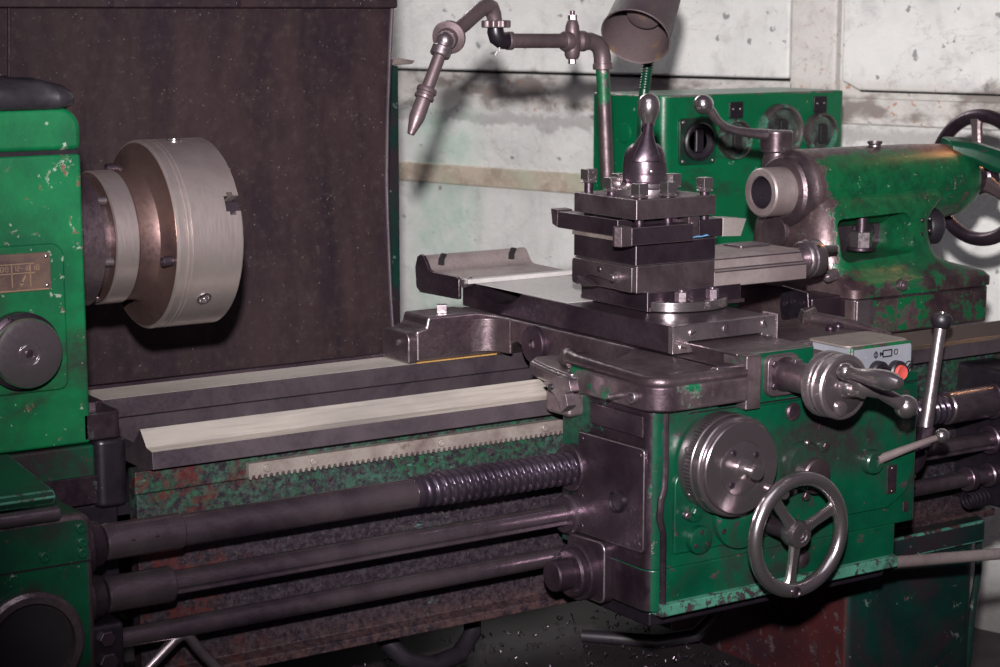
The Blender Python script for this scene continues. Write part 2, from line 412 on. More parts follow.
def cut(o, cutters):
    """boolean difference, applied; the cutters are removed again"""
    for c in cutters:
        b = o.modifiers.new('cut', 'BOOLEAN'); b.object = c; b.operation = 'DIFFERENCE'; b.solver = 'EXACT'
        # the cut must happen before the bevel
        while o.modifiers[0] != b and o.modifiers.find(b.name) > 0 and o.modifiers[o.modifiers.find(b.name)-1].type == 'BEVEL':
            i = o.modifiers.find(b.name); o.modifiers.move(i, i-1)
    bev = [(m.width, m.segments, m.angle_limit, m.material) for m in o.modifiers if m.type == 'BEVEL']
    for m in [m for m in o.modifiers if m.type == 'BEVEL']: o.modifiers.remove(m)
    bpy.context.view_layer.update()
    dg = bpy.context.evaluated_depsgraph_get()
    me = bpy.data.meshes.new_from_object(o.evaluated_get(dg))
    o.modifiers.clear(); old = o.data; mats = [m for m in old.materials]
    o.data = me; me.name = old.name
    me.materials.clear()
    for m in mats: me.materials.append(m)
    for p in me.polygons: p.use_smooth = True; p.material_index = 0
    me.set_sharp_from_angle(angle=math.radians(35))
    for w, s, a, mt in bev:
        b = o.modifiers.new('bevel', 'BEVEL'); b.width = w; b.segments = s; b.limit_method = 'ANGLE'
        b.angle_limit = a; b.material = mt; b.harden_normals = True
    for c in cutters: bpy.data.objects.remove(c, do_unlink=True)
    return o

def thing(name, label, cat, loc=(0, 0, 0), group=None):
    o = bpy.data.objects.new(name, None); C.objects.link(o); o.location = loc
    o.empty_display_size = .05
    return tag(o, label, cat, group)
def tag(o, label, cat, group=None, kind=None):
    o['label'] = label; o['category'] = cat
    if group: o['group'] = group
    if kind: o['kind'] = kind
    return o
def lab(o, s): o['label'] = s; return o
def struct(o): o['kind'] = 'structure'; return o
def dup(o, parent, d):
    """a further copy of a part (mesh shared), moved by d; sub-parts come along"""
    c = o.copy(); C.objects.link(c); c.parent = parent; c.location = o.location+V(d)
    for ch in list(o.children):
        k = ch.copy(); C.objects.link(k); k.parent = c
    return c

def slot_screw(parent, p, axis, r, mat='steel_dark', ang=.6, h=.003, name='screw'):
    o = MB().slotscrew(p, axis, r, h).build(name, mat, parent, .0004, 1)
    u, v, w = frame(axis); d = u*math.cos(ang)+v*math.sin(ang); e = w.cross(d)
    q = V(p)+w*(h+.0002)
    m = MB(); a = d*r*.8; b = e*r*.12
    m.loop_faces([[q-a-b-w*.0008, q+a-b-w*.0008, q+a+b-w*.0008, q-a+b-w*.0008], [q-a-b, q+a-b, q+a+b, q-a+b]])
    m.build('screw_slot', 'black', o)
    return o
def socket_screw(parent, p, axis, r, h=.006, mat='steel_dark', name='socket_screw'):
    w = V(axis).normalized()
    o = MB().lathe([(r*.9, 0), (r, h*.15), (r, h*.85), (r*.88, h), (r*.5, h), (r*.45, h*.4), (0, h*.4)], p, axis, 22).build(name, mat, parent)
    return o

# ------------------------------------------------------------------ the setting
def rot_obj(o, loc, a): o.location = loc; o.rotation_euler = (0, 0, a); return o
WA = math.radians(106); WL = (2.4, 0, 0)
struct(MB().box(-4, 6, -5, 7, -.1, 0).build('floor', 'floor'))
rot_obj(struct(MB().box(-3, 7, -.3, 0, 0, 3.2).build('wall_back', 'wall')), WL, WA)
rot_obj(struct(MB().box(1.088, 7, 0, .022, 1.236, 3.2).build('trim_1', 'wall', None, .006)), WL, WA)
rot_obj(struct(MB().prism(rpoly([(-3, 1.211), (.90, 1.214), (.945, 1.235), (.952, 3.2), (-3, 3.2)], 0), 'Y', 0, .022).build('trim_2', 'wall', None, .006)), WL, WA)
rot_obj(struct(MB().box(.958, 1.080, 0, .03, 0, 3.2).build('trim_3', 'wall', None, .008)), WL, WA)
rot_obj(struct(MB().box(1.2, 7, 0, .010, .925, .978).build('trim_4', 'wall_tan', None, .004)), WL, WA)
rot_obj(struct(MB().box(-3, .953, 0, .012, 1.135, 1.196).build('trim_5', 'wall', None, .006)), WL, WA)

rot_obj(struct(MB().box(1.088, 7, 0, .006, 1.2295, 1.236).build('trim_6', 'dark_hole')), WL, WA)
rot_obj(struct(MB().prism([(-3, 1.207), (.90, 1.210), (.947, 1.233), (.947, 1.238), (.90, 1.215), (-3, 1.212)], 'Y', 0, .006).build('trim_7', 'dark_hole')), WL, WA)
# ------------------------------------------------------------------ splash guard behind the chuck
g = thing('splash_guard', 'tall dark rusty sheet-metal guard standing behind the chuck', 'splash guard', (.0, .42, 0))
prof = [(.345, .0), (.345, .30), (.362, .62), (.378, .80), (.392, .92), (.400, 1.05), (.402, 1.12), (.397, 1.22), (.388, 1.32), (.378, 1.405)]
back = [(y+.004, z) for y, z in prof[::-1]]
MB().prism(prof+back, 'X', -.95, .614).build('panel', 'sheet', g, .001)
MB().prism([(.366, 1.402), (.384, 1.402), (.380, 1.75), (.372, 1.75)], 'X', -.95, .618).build('upper_panel', 'sheet', g, .002)
MB().box(-.95, .618, .364, .376, 1.398, 1.412).build('seam_flange', 'sheet', g, .003)
MB().tube([(.615, y, z) for y, z in prof], .0035, 10).build('rolled_edge', 'way_side', g)
MB().tube([(-.032, y-.002, z) for y, z in prof], .004, 8, (1, .6)).build('vertical_seam', 'steel_dark', g)
for i, x in enumerate((-.45, -.1, .12, .33, .55)):
    slot_screw(g, (x, .364, 1.405), (0, -1, 0), .005, 'steel_dark', .3*i, name='seam_rivet')
o = thing('upright_post', 'narrow green upright post behind the right edge of the rusty sheet guard', 'post', (.745, .62, 0))
MB().box(.722, .758, .60, .64, 0, 1.297).build('post', 'foot', o, .003)
MB().prism(rpoly([(.705, 1.297), (.778, 1.300), (.784, 1.306), (.75, 1.311), (.705, 1.309)], 0), 'Y', .585, .675).build('cap_plate', 'rack', o, .002)

# ------------------------------------------------------------------ bed
bed = thing('lathe_bed', 'long lathe bed with bright ground ways running under the carriage', 'lathe bed', (.6, 0, 0))
BX0, BX1 = -.105, 1.62
fv = [(-.2035, .884), (-.2225, .8635), (-.2385, .8615), (-.2405, .8395), (-.214, .834), (-.150, .834), (-.150, .848), (-.1755, .858)]
o = MB().prism(fv, 'X', -.093, BX1).build('front_way', 'way', bed, .0008)
# side and end faces of the way are not ground
o.data.materials.append(M['way_side'])
for p in o.data.polygons:
    c = p.center
    if abs(p.normal.x) > .9 or (p.normal.y < -.9) or p.normal.z < .1: p.material_index = 1
rv = [(.063, .869), (.140, .869), (.140, .80), (.075, .80), (.075, .838), (.063, .842)]
o = MB().prism(rv, 'X', -.035, BX1).build('rear_way', 'way_flat', bed, .0008)
o.data.materials.append(M['way_side'])
for p in o.data.polygons:
    if p.normal.z < .5: p.material_index = 1
MB().box(-.14, BX1, .138, .150, .80, .874).build('rear_rail', 'steel_dark', bed, .001)
MB().prism([(-.215, .834), (-.215, .575), (-.232, .570), (-.232, .558), (-.19, .556), (-.19, .834)], 'X', BX0, 1.42).build('front_web', 'bed', bed, .002)
MB().prism([(.16, .793), (.16, .556), (.13, .556), (.13, .793)], 'X', -.5, 1.42).build('rear_web', 'bed', bed, .002)
MB().prism([(-.19, .793), (-.19, .56), (.13, .56), (.13, .793)], 'X', -.5, -.12).build('bed_end', 'black', bed, .002)
for x in (-.02, .22, .46, .70, .94, 1.18): MB().box(x-.014, x+.014, -.19, .13, .60, .815).build('cross_rib', 'black', bed, .004)
MB().box(-.12, 1.42, -.19, .14, .775, .79).build('bed_floor', 'black', bed)
# step in the web casting just under the way
MB().prism([(-.2135, .834), (-.219, .834), (-.219, .806), (-.2135, .803)], 'X', -.108, .06).build('web_step', 'bed', bed, .0015)
# rack with teeth pointing down
pts = []; x = .043; pitch = .0084; n = 128
pts = [(x, .8265)]
for i in range(n):
    a = x+i*pitch
    pts += [(a, .8105), (a+pitch*.18, .8055), (a+pitch*.42, .8055), (a+pitch*.62, .8105), (a+pitch*.98, .8105)]
pts += [(x+n*pitch, .8265)]
rk = MB().prism(pts, 'Y', -.2265, -.2145).build('gear_rack', 'rack', bed, .0005, 1)
for xx in (.068, .135, .33, .50, .66, .90):
    socket_screw(rk, (xx, -.2265, .8185), (0, -1, 0), .0050, .004, 'rack', 'rack_screw')
# bearing bracket for the three shafts at the tailstock end
MB().prism(rpoly([(1.335, .60), (1.42, .60), (1.42, .826), (1.335, .826)], .008), 'Y', -.33, -.212).build('shaft_bracket', 'black', bed, .004)
for (y, z, r) in ((-.30, .777, .030), (-.30, .713, .024), (-.30, .655, .020)):
    MB().ring((1.318, y, z), (1.337, y, z), r, r*.6, .002).build('bearing_collar', 'steel_dark', bed)
MB().box(1.20, 1.62, -.214, -.19, .70, .834).build('right_web', 'green_gear', bed, .003)
o = MB().sphere((1.425, -.335, .812), .013, (0, -1, 0)).build('lubricator_cap', 'red', bed); lab(o, 'small red lubricator cap')
m = MB(); 
for i in range(9): m.torus((1.30+i*.009, -.28, .612), (1, 0, .15), .013, .0028, 20, 8)
m.build('coil_spring', 'black', bed)
# right pedestal
foot = MB().prism(rpoly([(1.07, -.25), (1.365, -.25), (1.365, .2), (1.07, .2)], [.012, .03, .03, .012]), 'Z', 0, .535).build('pedestal', 'foot', bed, .003)
foot.data.materials.append(M['red_primer'])
for p in foot.data.polygons:
    if p.normal.x < -.8: p.material_index = len(foot.data.materials)-1
MB().prism(rpoly([(1.058, -.262), (1.372, -.262), (1.372, .21), (1.058, .21)], .014), 'Z', .528, .565).build('pedestal_rim', 'foot', bed, .004, edge='green_teal')
MB().tube([(1.372, -.235, .562), (1.380, -.235, .53), (1.382, -.235, .47), (1.372, -.235, .41), (1.364, -.235, .3), (1.360, -.235, .1)], .006, 8).build('pedestal_edge', 'foot', bed)
MB().prism(rpoly([(-.62, -.22), (-.12, -.22), (-.12, .2), (-.62, .2)], .02), 'Z', 0, .56).build('left_pedestal', 'red_primer', bed, .003)

# ------------------------------------------------------------------ headstock
hs = thing('headstock', 'green headstock casting at the left end of the lathe, with nameplate and round steel knob', 'headstock', (-.4, 0, .87))
hp = rpoly([(-.75, .874), (-.1555, .874), (-.1555, 1.226), (-.75, 1.226)], [0, .004, 0, 0])
MB().prism(hp, 'Y', -.2, .17).build('housing', 'green', hs, .006, 3)
lid = rpoly([(-.75, 1.2305), (-.1545, 1.2305), (-.1545, 1.281), (-.75, 1.281)], [0, 0, .030, 0], 8)
MB().prism(lid, 'Y', -.201, .17).build('cover', 'green', hs, .007, 3)
MB().box(-.75, -.158, -.197, .165, 1.2255, 1.2310).build('gasket', 'black', hs)
fp = rpoly([(-.60, .945), (-.183, .945), (-.183, 1.122), (-.60, 1.122)], [0, .012, .016, 0])
MB().prism(fp, 'Y', -.2065, -.199).build('front_panel', 'green', hs, .003, 3)
npl = MB().prism(rpoly([(-.34, 1.068), (-.2015, 1.0675), (-.2015, 1.1125), (-.34, 1.1135)], .0025), 'Y', -.2085, -.206).build('nameplate', 'nameplate', hs, .0005)
lab(npl, 'small brown engraved metal nameplate')
for p in ((-.2065, 1.108), (-.2065, 1.073)):
    MB().sphere((p[0], -.2085, p[1]), .0028, (0, -1, 0), .7, 14, 8).build('rivet', 'steel_bright', npl)
m = MB()
def ln(x0, z0, x1, z1, w=.0009):
    d = V((x1-x0, 0, z1-z0)).normalized(); e = V((-d.z, 0, d.x))*w*.5
    a = V((x0, -.2089, z0)); b = V((x1, -.2089, z1)); t = V((0, .0006, 0))
    m.loop_faces([[a-e, b-e, b+e, a+e], [a-e+t, b-e+t, b+e+t, a+e+t]])
ln(-.34, 1.101, -.2215, 1.1005); ln(-.34, 1.090, -.2215, 1.0895); ln(-.34, 1.0695, -.2045, 1.0690, .0014)
for xx in (-.249, -.2265): ln(xx, 1.1005, xx, 1.073)
def digits(s, x, z, h, w):
    segs = {'0': 'abcdef', '1': 'bc', '2': 'abged', '6': 'acdefg', '8': 'abcdefg', '3': 'abgcd', '-': 'g', '4': 'fgbc', '5': 'afgcd'}
    P = {'a': (0, 1, 1, 1), 'b': (1, 1, 1, .5), 'c': (1, .5, 1, 0), 'd': (0, 0, 1, 0), 'e': (0, 0, 0, .5), 'f': (0, .5, 0, 1), 'g': (0, .5, 1, .5)}
    for ch in s:
        for k in segs.get(ch, ''):
            a = P[k]; ln(x+a[0]*w, z+a[1]*h, x+a[2]*w, z+a[3]*h, .0006)
        x += w*1.75
digits('08', -.2625, 1.0925, .0055, .0033); digits('12-18', -.2465, 1.0925, .0055, .0024); digits('18', -.224, 1.0925, .0055, .003)
ln(-.2375, 1.0775, -.2325, 1.0865, .0018); ln(-.2385, 1.0755, -.236, 1.0785, .003)
m.build('engraved_table', 'nameplate_line', npl)
# round steel knob and its dark backing
kb = MB().lathe([(.030, 0), (.046, .004), (.046, .018), (.040, .022), (.034, .023)], (-.244, -.206, .999), (0, -1, 0), 48).build('knob_base', 'steel_dark', hs)
MB().box(-.262, -.240, -.229, -.222, 1.0385, 1.0435).build('knob_pointer', 'black', kb, .001)
kn = MB().lathe([(.034, .020), (.0395, .021), (.0415, .024), (.0415, .034), (.0395, .0375), (.034, .0385), (.0135, .0385), (.0125, .0375), (.0115, .0375), (.0105, .0385), (.006, .0385), (.0055, .037), (0, .037)], (-.244, -.206, .999), (0, -1, 0), 56).build('knob', 'steel_bright', hs)
slot_screw(kn, (-.244, -.2425, .999), (0, -1, 0), .005, 'steel_dark', .8, .0015)
# foot of the headstock, sub-base, lug with its bolt
MB().box(-.75, -.150, -.198, .15, .797, .871).build('sub_base', 'green_gear', hs, .004)
MB().box(-.75, -.149, -.2015, -.197, .797, .833).build('base_plate', 'patch_dark', hs, .0015)
lg = MB().prism(rpoly([(-.165, -.2), (-.116, -.2), (-.116, -.13), (-.165, -.13)], [0, .008, .006, 0]), 'Z', .876, .9105).build('hold_down_lug', 'patch_dark', hs, .0025)
MB().hexa((-.142, -.172, .9105), (0, 0, 1), .0115, .0095).build('lug_bolt', 'steel_dark', lg)
MB().prism(rpoly([(-.152, -.205), (-.110, -.205), (-.108, -.12), (-.152, -.12)], .012), 'Z', .79, .876).build('oily_column', 'black', hs, .006)
# spindle nose flange
sn = MB().lathe([(.05, -.075), (.0915, -.072), (.0915, -.045), (.0885, -.043), (.0885, .0), (.070, .0), (.070, .030)], (-.083, 0, 1.1), (1, 0, 0), 72).build('spindle_nose', 'steel_cast', hs)
for i in range(6):
    a = 2*PI*i/6+.3
    p = (-.083, .079*math.cos(a), 1.1+.079*math.sin(a))
    MB().cyl(p, (p[0]+.014, p[1], p[2]), .0055, 0, 12).build('stud', 'steel', sn)
MB().ring((-.1565, 0, 1.1), (-.148, 0, 1.1), .112, .06, .003, 72).build('spindle_bezel', 'green', hs)

# ------------------------------------------------------------------ chuck
ck = thing('lathe_chuck', 'large round steel chuck mounted on the headstock spindle', 'chuck', (0, 0, 1.1))
Rk = .1255
body = MB().lathe([(.087, .0), (.1225, .0), (Rk, .003), (Rk, .0115), (Rk-.0012, .0125), (Rk-.0012, .0145), (Rk, .0155), (Rk, .0185), (Rk-.0008, .0193), (Rk-.0008, .0205), (Rk, .0213), (Rk, .0910), (Rk-.002, .0930), (.035, .0930), (.035, .02), (.087, .02), (.087, .0)], (0, 0, 1.1), (1, 0, 0), 96, cap=False).build('body', 'chuck', ck)
cs = []
for k in range(3):
    a = math.radians(158+120*k)
    d = V((0, math.cos(a), math.sin(a))); e = V((0, -math.sin(a), math.cos(a)))
    for w, x0, x1 in ((.0105, .071, .12), (.0155, .076, .0845)):
        m = MB(); q = V((0, 0, 1.1))
        P = []
        for x in (x0, x1): P.append([q+V((x, 0, 0))+d*s+e*t for s, t in ((.03, -w), (.14, -w), (.14, w), (.03, w))])
        m.loop_faces(P); cs.append(m.build('cutter', 'chuck'))
    a2 = a+math.radians(60); d2 = V((0, math.cos(a2), math.sin(a2)))
    cs.append(MB().cyl(V((.046, 0, 1.1))+d2*.105, V((.046, 0, 1.1))+d2*.14, .0105, 0, 28).build('cutter', 'chuck'))
cut(body, cs)
for k in range(3):
    a = math.radians(158+120*k); d = V((0, math.cos(a), math.sin(a))); e = V((0, -math.sin(a), math.cos(a)))
    q = V((0, 0, 1.1)); m = MB()
    for w, x0, x1 in ((.0095, .072, .104), (.0145, .077, .084)):
        m.loop_faces([[q+V((x, 0, 0))+d*s+e*t for s, t in ((.045, -w), (.100, -w), (.100, w), (.045, w))] for x in (x0, x1)])
    m.build('jaw', 'steel_dark', ck, .0008)
    a2 = a+math.radians(60); d2 = V((0, math.cos(a2), math.sin(a2))); c = V((.046, 0, 1.1))
    s = MB().lathe([(.0104, -.012), (.0104, .0006), (.0100, .0014), (.0078, .0014), (.0070, -.001), (.0066, -.005), (0, -.005)], c+d2*(Rk-.0004), d2, 32).build('key_socket', 'steel_bright', ck)
    u, v, w = frame(d2)
    MB().hexa(c+d2*(Rk-.0052), d2, .0055, .0004, .0001, 4, .3).build('square_hole', 'dark_hole', s)
ad = MB().lathe([(.060, -.068), (.0850, -.068), (.0872, -.066), (.0872, -.036), (.0862, -.0345), (.0850, -.034), (.0850, -.018), (.088, -.008), (.098, -.0015), (.1215, -.0004), (.1215, .0004)], (0, 0, 1.1), (1, 0, 0), 96).build('adapter_plate', 'chuck_back', ck)
MB().lathe([(.0858, -.0675), (.0878, -.066), (.0878, -.037), (.0862, -.0352)], (0, 0, 1.1), (1, 0, 0), 96, cap=False).build('adapter_rim', 'chuck', ck)
for (y, z) in ((.070, 1.1835), (-.1045, 1.077), (.06, 1.01)):
    r = math.hypot(y, z-1.1); y, z = y*.109/r, 1.1+(z-1.1)*.109/r
    s = MB().lathe([(.0070, 0), (.0070, .013), (.0062, .014), (.0042, .014), (.0042, .008), (0, .008)], (-.001, y, z), (-1, 0, 0), 24).build('cap_screw', 'steel_dark', ck)
    MB().hexa((-.0095, y, z), (-1, 0, 0), .0040, .001, .0002).build('screw_socket', 'dark_hole', s)

# ------------------------------------------------------------------ black cushion on the headstock
cu = MB()
rings = []
for i, (zz, gx, gy) in enumerate(((0, .008, .006), (.006, 0, 0), (.016, -.001, -.001), (.024, .004, .004), (.029, .018, .014), (.031, .04, .03))):
    r = []
    base = rpoly([(-.70+gx, -.207+gy), (-.154-gx, -.207+gy), (-.156-gx, .10-gy), (-.70+gx, .10-gy)], .03, 8)
    fine = []
    for j, p in enumerate(base):
        q = base[(j+1) % len(base)]; L = math.dist(p, q); n = max(1, int(L/.012))
        for t in range(n): fine.append((p[0]+(q[0]-p[0])*t/n, p[1]+(q[1]-p[1])*t/n))
    r = []
    for j, p in enumerate(fine):
        wob = .0035*math.sin(j*1.1+i*.6)+.003*math.sin(j*.53+2)
        nx = 1 if i in (1, 2, 3) else .4
        sag = .022*max(0, min(1, (p[0]+.26)/.10))
        r.append((p[0]+wob*.6*nx, p[1]+wob*.5*nx, 1.2790+zz*1.32-sag*.5*(zz/.031)+wob*.6*(i > 2)))
    rings.append(r)
n0 = min(len(r) for r in rings)
rings = [r[:] if len(r) == n0 else [r[int(k*len(r)/n0)] for k in range(n0)] for r in rings]
cu.loft(rings)
o = cu.build('cushion', 'leather', None, 0, 2, None, 70)
tag(o, 'black leather-like pad lying on top of the green headstock', 'cushion')

# ------------------------------------------------------------------ feed gearbox
gb = thing('feed_gearbox', 'green feed gearbox below the headstock with round dark opening', 'gearbox', (-.45, -.28, .5))
MB().prism(rpoly([(-.75, .565), (-.2205, .565), (-.2205, .832), (-.75, .832)], [0, .01, .016, 0]), 'Y', -.36, -.203).build('housing', 'green_gear', gb, .007, 3, 'steel_cast')
MB().box(-.75, -.222, -.3608, -.355, .7745, .7765).build('seam', 'black', gb)
MB().prism([(-.355, .846), (-.362, .856), (-.354, .862), (-.205, .875), (-.20, .845)], 'X', -.75, -.262).build('sloped_lid', 'green_gear', gb, .002, edge='green_teal')
MB().cyl((-.75, -.366, .838), (-.262, -.366, .838), .0085, .001, 20).build('guide_rail', 'rod', gb)
cov = MB().ring((-.300, -.3585, .690), (-.300, -.374, .690), .062, .050, .004, 64).build('cover_ring', 'steel_cast', gb)
MB().lathe([(.0505, 0), (.0505, .002), (0, .002)], (-.300, -.3595, .690), (0, -1, 0), 48).build('dark_opening', 'dark_hole', gb)
for (x, z) in ((-.234, .815), (-.233, .798), (-.233, .786), (-.278, .788)):
    socket_screw(gb, (x, -.3605, z), (0, -1, 0), .0060, .0035, 'green_gear', 'housing_screw')
for (z, r0, r1) in ((.776, .037, .026), (.712, .033, .025)):
    MB().lathe([(r0, 0), (r0, .012), (r0-.003, .016), (r1+.003, .018), (r1, .03)], (-.2205, -.30, z), (1, 0, 0), 40).build('shaft_bearing', 'steel_dark', gb)
cl = MB().prism(rpoly([(-.3255, .627), (-.272, .627), (-.272, .684), (-.3255, .684)], .006), 'X', -.2205, -.172).build('control_bracket', 'black', gb, .004)
MB().hexa((-.195, -.3255, .668), (0, -1, 0), .010, .007).build('bracket_nut', 'steel_dark', cl)
MB().hexa((-.195, -.3255, .640), (0, -1, 0), .012, .010).build('bracket_nut', 'steel_dark', cl)

# ------------------------------------------------------------------ the three shafts
ls = thing('lead_screw', 'thick threaded lead screw, uppermost of the three long shafts below the ways', 'lead screw', (-.19, -.30, .776))
MB().lathe([(.0205, 0), (.022, .002), (.022, .097), (.0205, .099)], (-.185, -.30, .776), (1, 0, 0), 40).build('coupling_sleeve', 'rod', ls)
for x in (-.155, -.125):
    MB().lathe([(.0032, 0), (.0025, -.0015), (0, -.0015)], (x, -.3218, .7775), (0, -1, 0), 14).build('pin', 'black', ls)
MB().cyl((-.09, -.30, .776), (.245, -.30, .776), .0195, .001, 40).build('smooth_shank', 'rod', ls)
bm_ = MB(); segs = 28; px = .0122; x0 = .24; x1 = 1.27; per = 10
rings = []
nx = int((x1-x0)/px*per)
for i in range(nx+1):
    x = x0+(x1-x0)*i/nx; r_ = []
    for j in range(segs):
        th = 2*PI*j/segs; f = ((x-x0)/px-th/(2*PI)) % 1.
        hgt = min(1, max(0, (abs(f-.5)-.20)/.10))
        fade = min(1, (x-x0)/.05)
        rr = .0232-.0048*(1-hgt)*fade-.0027*(1-fade)
        r_.append((x, -.30+rr*math.cos(th), .777+rr*math.sin(th)))
    rings.append(r_)
bm_.loft(rings); bm_.build('thread', 'screw', ls, 0, 2, None, 50)
MB().cyl((1.215, -.30, .777), (1.34, -.30, .777), .0265, .002, 40).build('end_sleeve', 'rod', ls)

fr = thing('feed_rod', 'keyed smooth feed rod, middle one of the three long shafts below the ways', 'feed rod', (-.19, -.30, .712))
MB().lathe([(.0205, 0), (.022, .002), (.022, .083), (.0205, .085)], (-.185, -.30, .712), (1, 0, 0), 40).build('coupling_sleeve', 'rod', fr)
sh = []
for k in range(36):
    a = 2*PI*k/36+math.radians(180+28)
    r = .0148
    if k in (0, 1, 35): r = .0115
    sh.append((-.30+r*math.cos(a), .712+r*math.sin(a)))
MB().prism(sh, 'X', -.11, 1.34).build('shaft', 'rod', fr, 0, 2, None, 25)
cr = thing('control_rod', 'thin smooth control rod, lowest of the three long shafts below the ways', 'control rod', (-.17, -.30, .655))
MB().cyl((-.175, -.30, .655), (1.34, -.30, .655), .0125, .001, 32).build('shaft', 'rod', cr)
MB().ring((1.27, -.30, .655), (1.285, -.30, .655), .02, .011, .001).build('collar', 'steel_dark', cr)
# ------------------------------------------------------------------ carriage: saddle and apron
ca = thing('lathe_carriage', 'green lathe carriage with saddle, apron, dials and bright handwheel', 'carriage', (.74, -.30, .62))
sad = MB()
# bridge under the cross slide, with its arch over the inner bed
br = [(-.47, .874), (-.30, .874), (-.250, .866), (-.2235, .866), (-.2035, .887), (-.177, .862), (-.14, .862), (-.085, .862), (-.055, .868), (-.035, .884), (.0, .898), (.03, .888), (.05, .871), (.16, .871), (.16, .9305), (-.47, .9305)]
sad.prism(br, 'X', .607, .815)
sad.prism([(.649, .928), (.762, .928), (.772, .9455), (.640, .9455)], 'Y', -.470, .15)
sad.build('bridge', 'steel_cast', ca, .0025, 3, 'steel')
# front flange: wraps round the apron, rounded corner, raised rim with a trough behind it
fl = rpoly([(.489, -.49), (.645, -.49), (.645, -.295), (.489, -.295)], [.030, .004, .0, .012], 8)
MB().prism(fl, 'Z', .884, .918).build('front_flange', 'patch', ca, .004, 3)
rim = [(.512, -.262, .917), (.502, -.285, .928), (.4975, -.31, .9265), (.4970, -.38, .9245), (.4970, -.452, .9225)]
rim += [(.5195-.0225*math.cos(a*PI/12), -.4595-.0225*math.sin(a*PI/12), .9222) for a in range(1, 6)]
rim += [(.53, -.482, .9222), (.58, -.482, .9222), (.643, -.482, .9222)]
MB().tube(rim, [.006]+[.0082]*(len(rim)-1), 16).build('flange_rim', 'steel_cast', ca)
MB().prism([(.535, .917), (.615, .917), (.615, .9305), (.606, .9305), (.594, .924), (.575, .919)], 'Y', -.462, -.292).build('flange_fillet', 'steel_cast', ca, .001)
MB().box(.642, .668, -.4885, -.44, .872, .9445).build('front_pad', 'patch', ca, .002, 2, 'steel')
MB().box(.664, .772, -.4765, -.44, .8765, .9452).build('centre_block', 'green_apron', ca, .0015, 2, 'edge')
# front left wing over the V way
MB().prism(rpoly([(.478, -.316), (.62, -.316), (.62, -.160), (.53, -.160), (.503, -.185), (.490, -.243)], [.010, 0, 0, .01, .006, 0]), 'Z', .886, .907).build('front_wing', 'steel_cast', ca, .005, 3, 'steel')
MB().prism(rpoly([(.482, -.312), (.512, -.312), (.530, -.200), (.506, -.190), (.493, -.243)], [.008, 0, 0, .004, 0]), 'Z', .906, .9095).build('wing_end_plate', 'steel_cast', ca, .0015, 2, 'steel')
MB().tube([(.545, -.205, .908), (.538, -.225, .914), (.528, -.245, .919), (.516, -.262, .919), (.508, -.278, .916)], [.006, .011, .013, .012, .006], 16).build('wing_rib', 'steel_cast', ca)
MB().lathe([(.007, 0), (.0085, .0012), (.0085, .003), (0, .003)], (.512, -.290, .917), (-.5, -.3, .8), 20).build('wing_plug', 'black', ca)
wp = MB().prism(rpoly([(-.275, .8945), (-.309, .9085), (-.338, .9080), (-.343, .8930), (-.330, .8885), (-.335, .872), (-.322, .8620), (-.305, .8830)], .0012, 2), 'X', .462, .476).build('way_wiper', 'steel', ca, .0012)
MB().lathe([(.0042, 0), (.0042, .002), (0, .002)], (.462, -.296, .892), (-1, 0, 0), 14).build('wiper_screw', 'black', wp)
MB().box(.476, .512, -.318, -.262, .851, .884).build('wing_foot', 'patch', ca, .006, 3)
# rear left nose on the flat way
ns = MB().prism([(.467, .8705), (.62, .8705), (.62, .930), (.575, .938), (.488, .938), (.484, .922), (.467, .918)], 'Y', .062, .135).build('rear_wing', 'steel_cast', ca, .004, 3, 'steel')
MB().prism(rpoly([(.058, .871), (.137, .871), (.137, .917), (.058, .917)], [.002, .002, .012, .012]), 'X', .450, .4665).build('nose_cap', 'steel_cast', ca, .002, 2, 'steel')
MB().hexa((.450, .085, .90), (-1, 0, 0), .005, .005).build('cap_bolt', 'steel', ca)
MB().hexa((.528, .088, .938), (0, 0, 1), .0105, .013, sides=4, rot=.2).build('wing_bolt', 'steel', ca, .0005)
lab(MB().box(.466, .61, .0600, .0635, .8690, .8708).build('felt_wiper', 'felt', ca), 'thin yellow felt strip on the way')
MB().prism([(.560, .0625), (.580, .060), (.593, .053), (.602, .041), (.6065, .018), (.612, .018), (.612, .066), (.560, .066)], 'Z', .876, .928).build('nose_web', 'steel_cast', ca, .003, 2)
# round plug on the side of the bridge
pl = MB().lathe([(.0285, 0), (.0285, .006), (.027, .0075), (.0075, .0075), (.0065, .004), (0, .004)], (.607, -.050, .9015), (-1, 0, 0), 44).build('side_plug', 'steel_dark', ca)
lab(pl, 'round dark steel plug with a centre hole')
MB().hexa((.6028, -.050, .9015), (-1, 0, 0), .0062, .0006, .0001, 4).build('plug_hole', 'steel_bright', pl)
for (y, z) in ((-.135, .905), (-.19, .90)):
    MB().lathe([(.006, 0), (.005, .0012), (0, .0012)], (.607, y, z), (-1, 0, 0), 16).build('side_screw', 'black', ca)
# oil nipples on the flange
nip = MB().lathe([(.004, 0), (.004, .008), (.0032, .010), (.0038, .014), (.0042, .019), (.0025, .023), (0, .023)], (.489, -.418, .898), (-1, 0, 0), 18).build('grease_nipple', 'steel', ca)
MB().ring((.4895, -.447, .9005), (.482, -.447, .9005), .0085, .0055, .001, 24).build('oiler_ring', 'steel', ca)
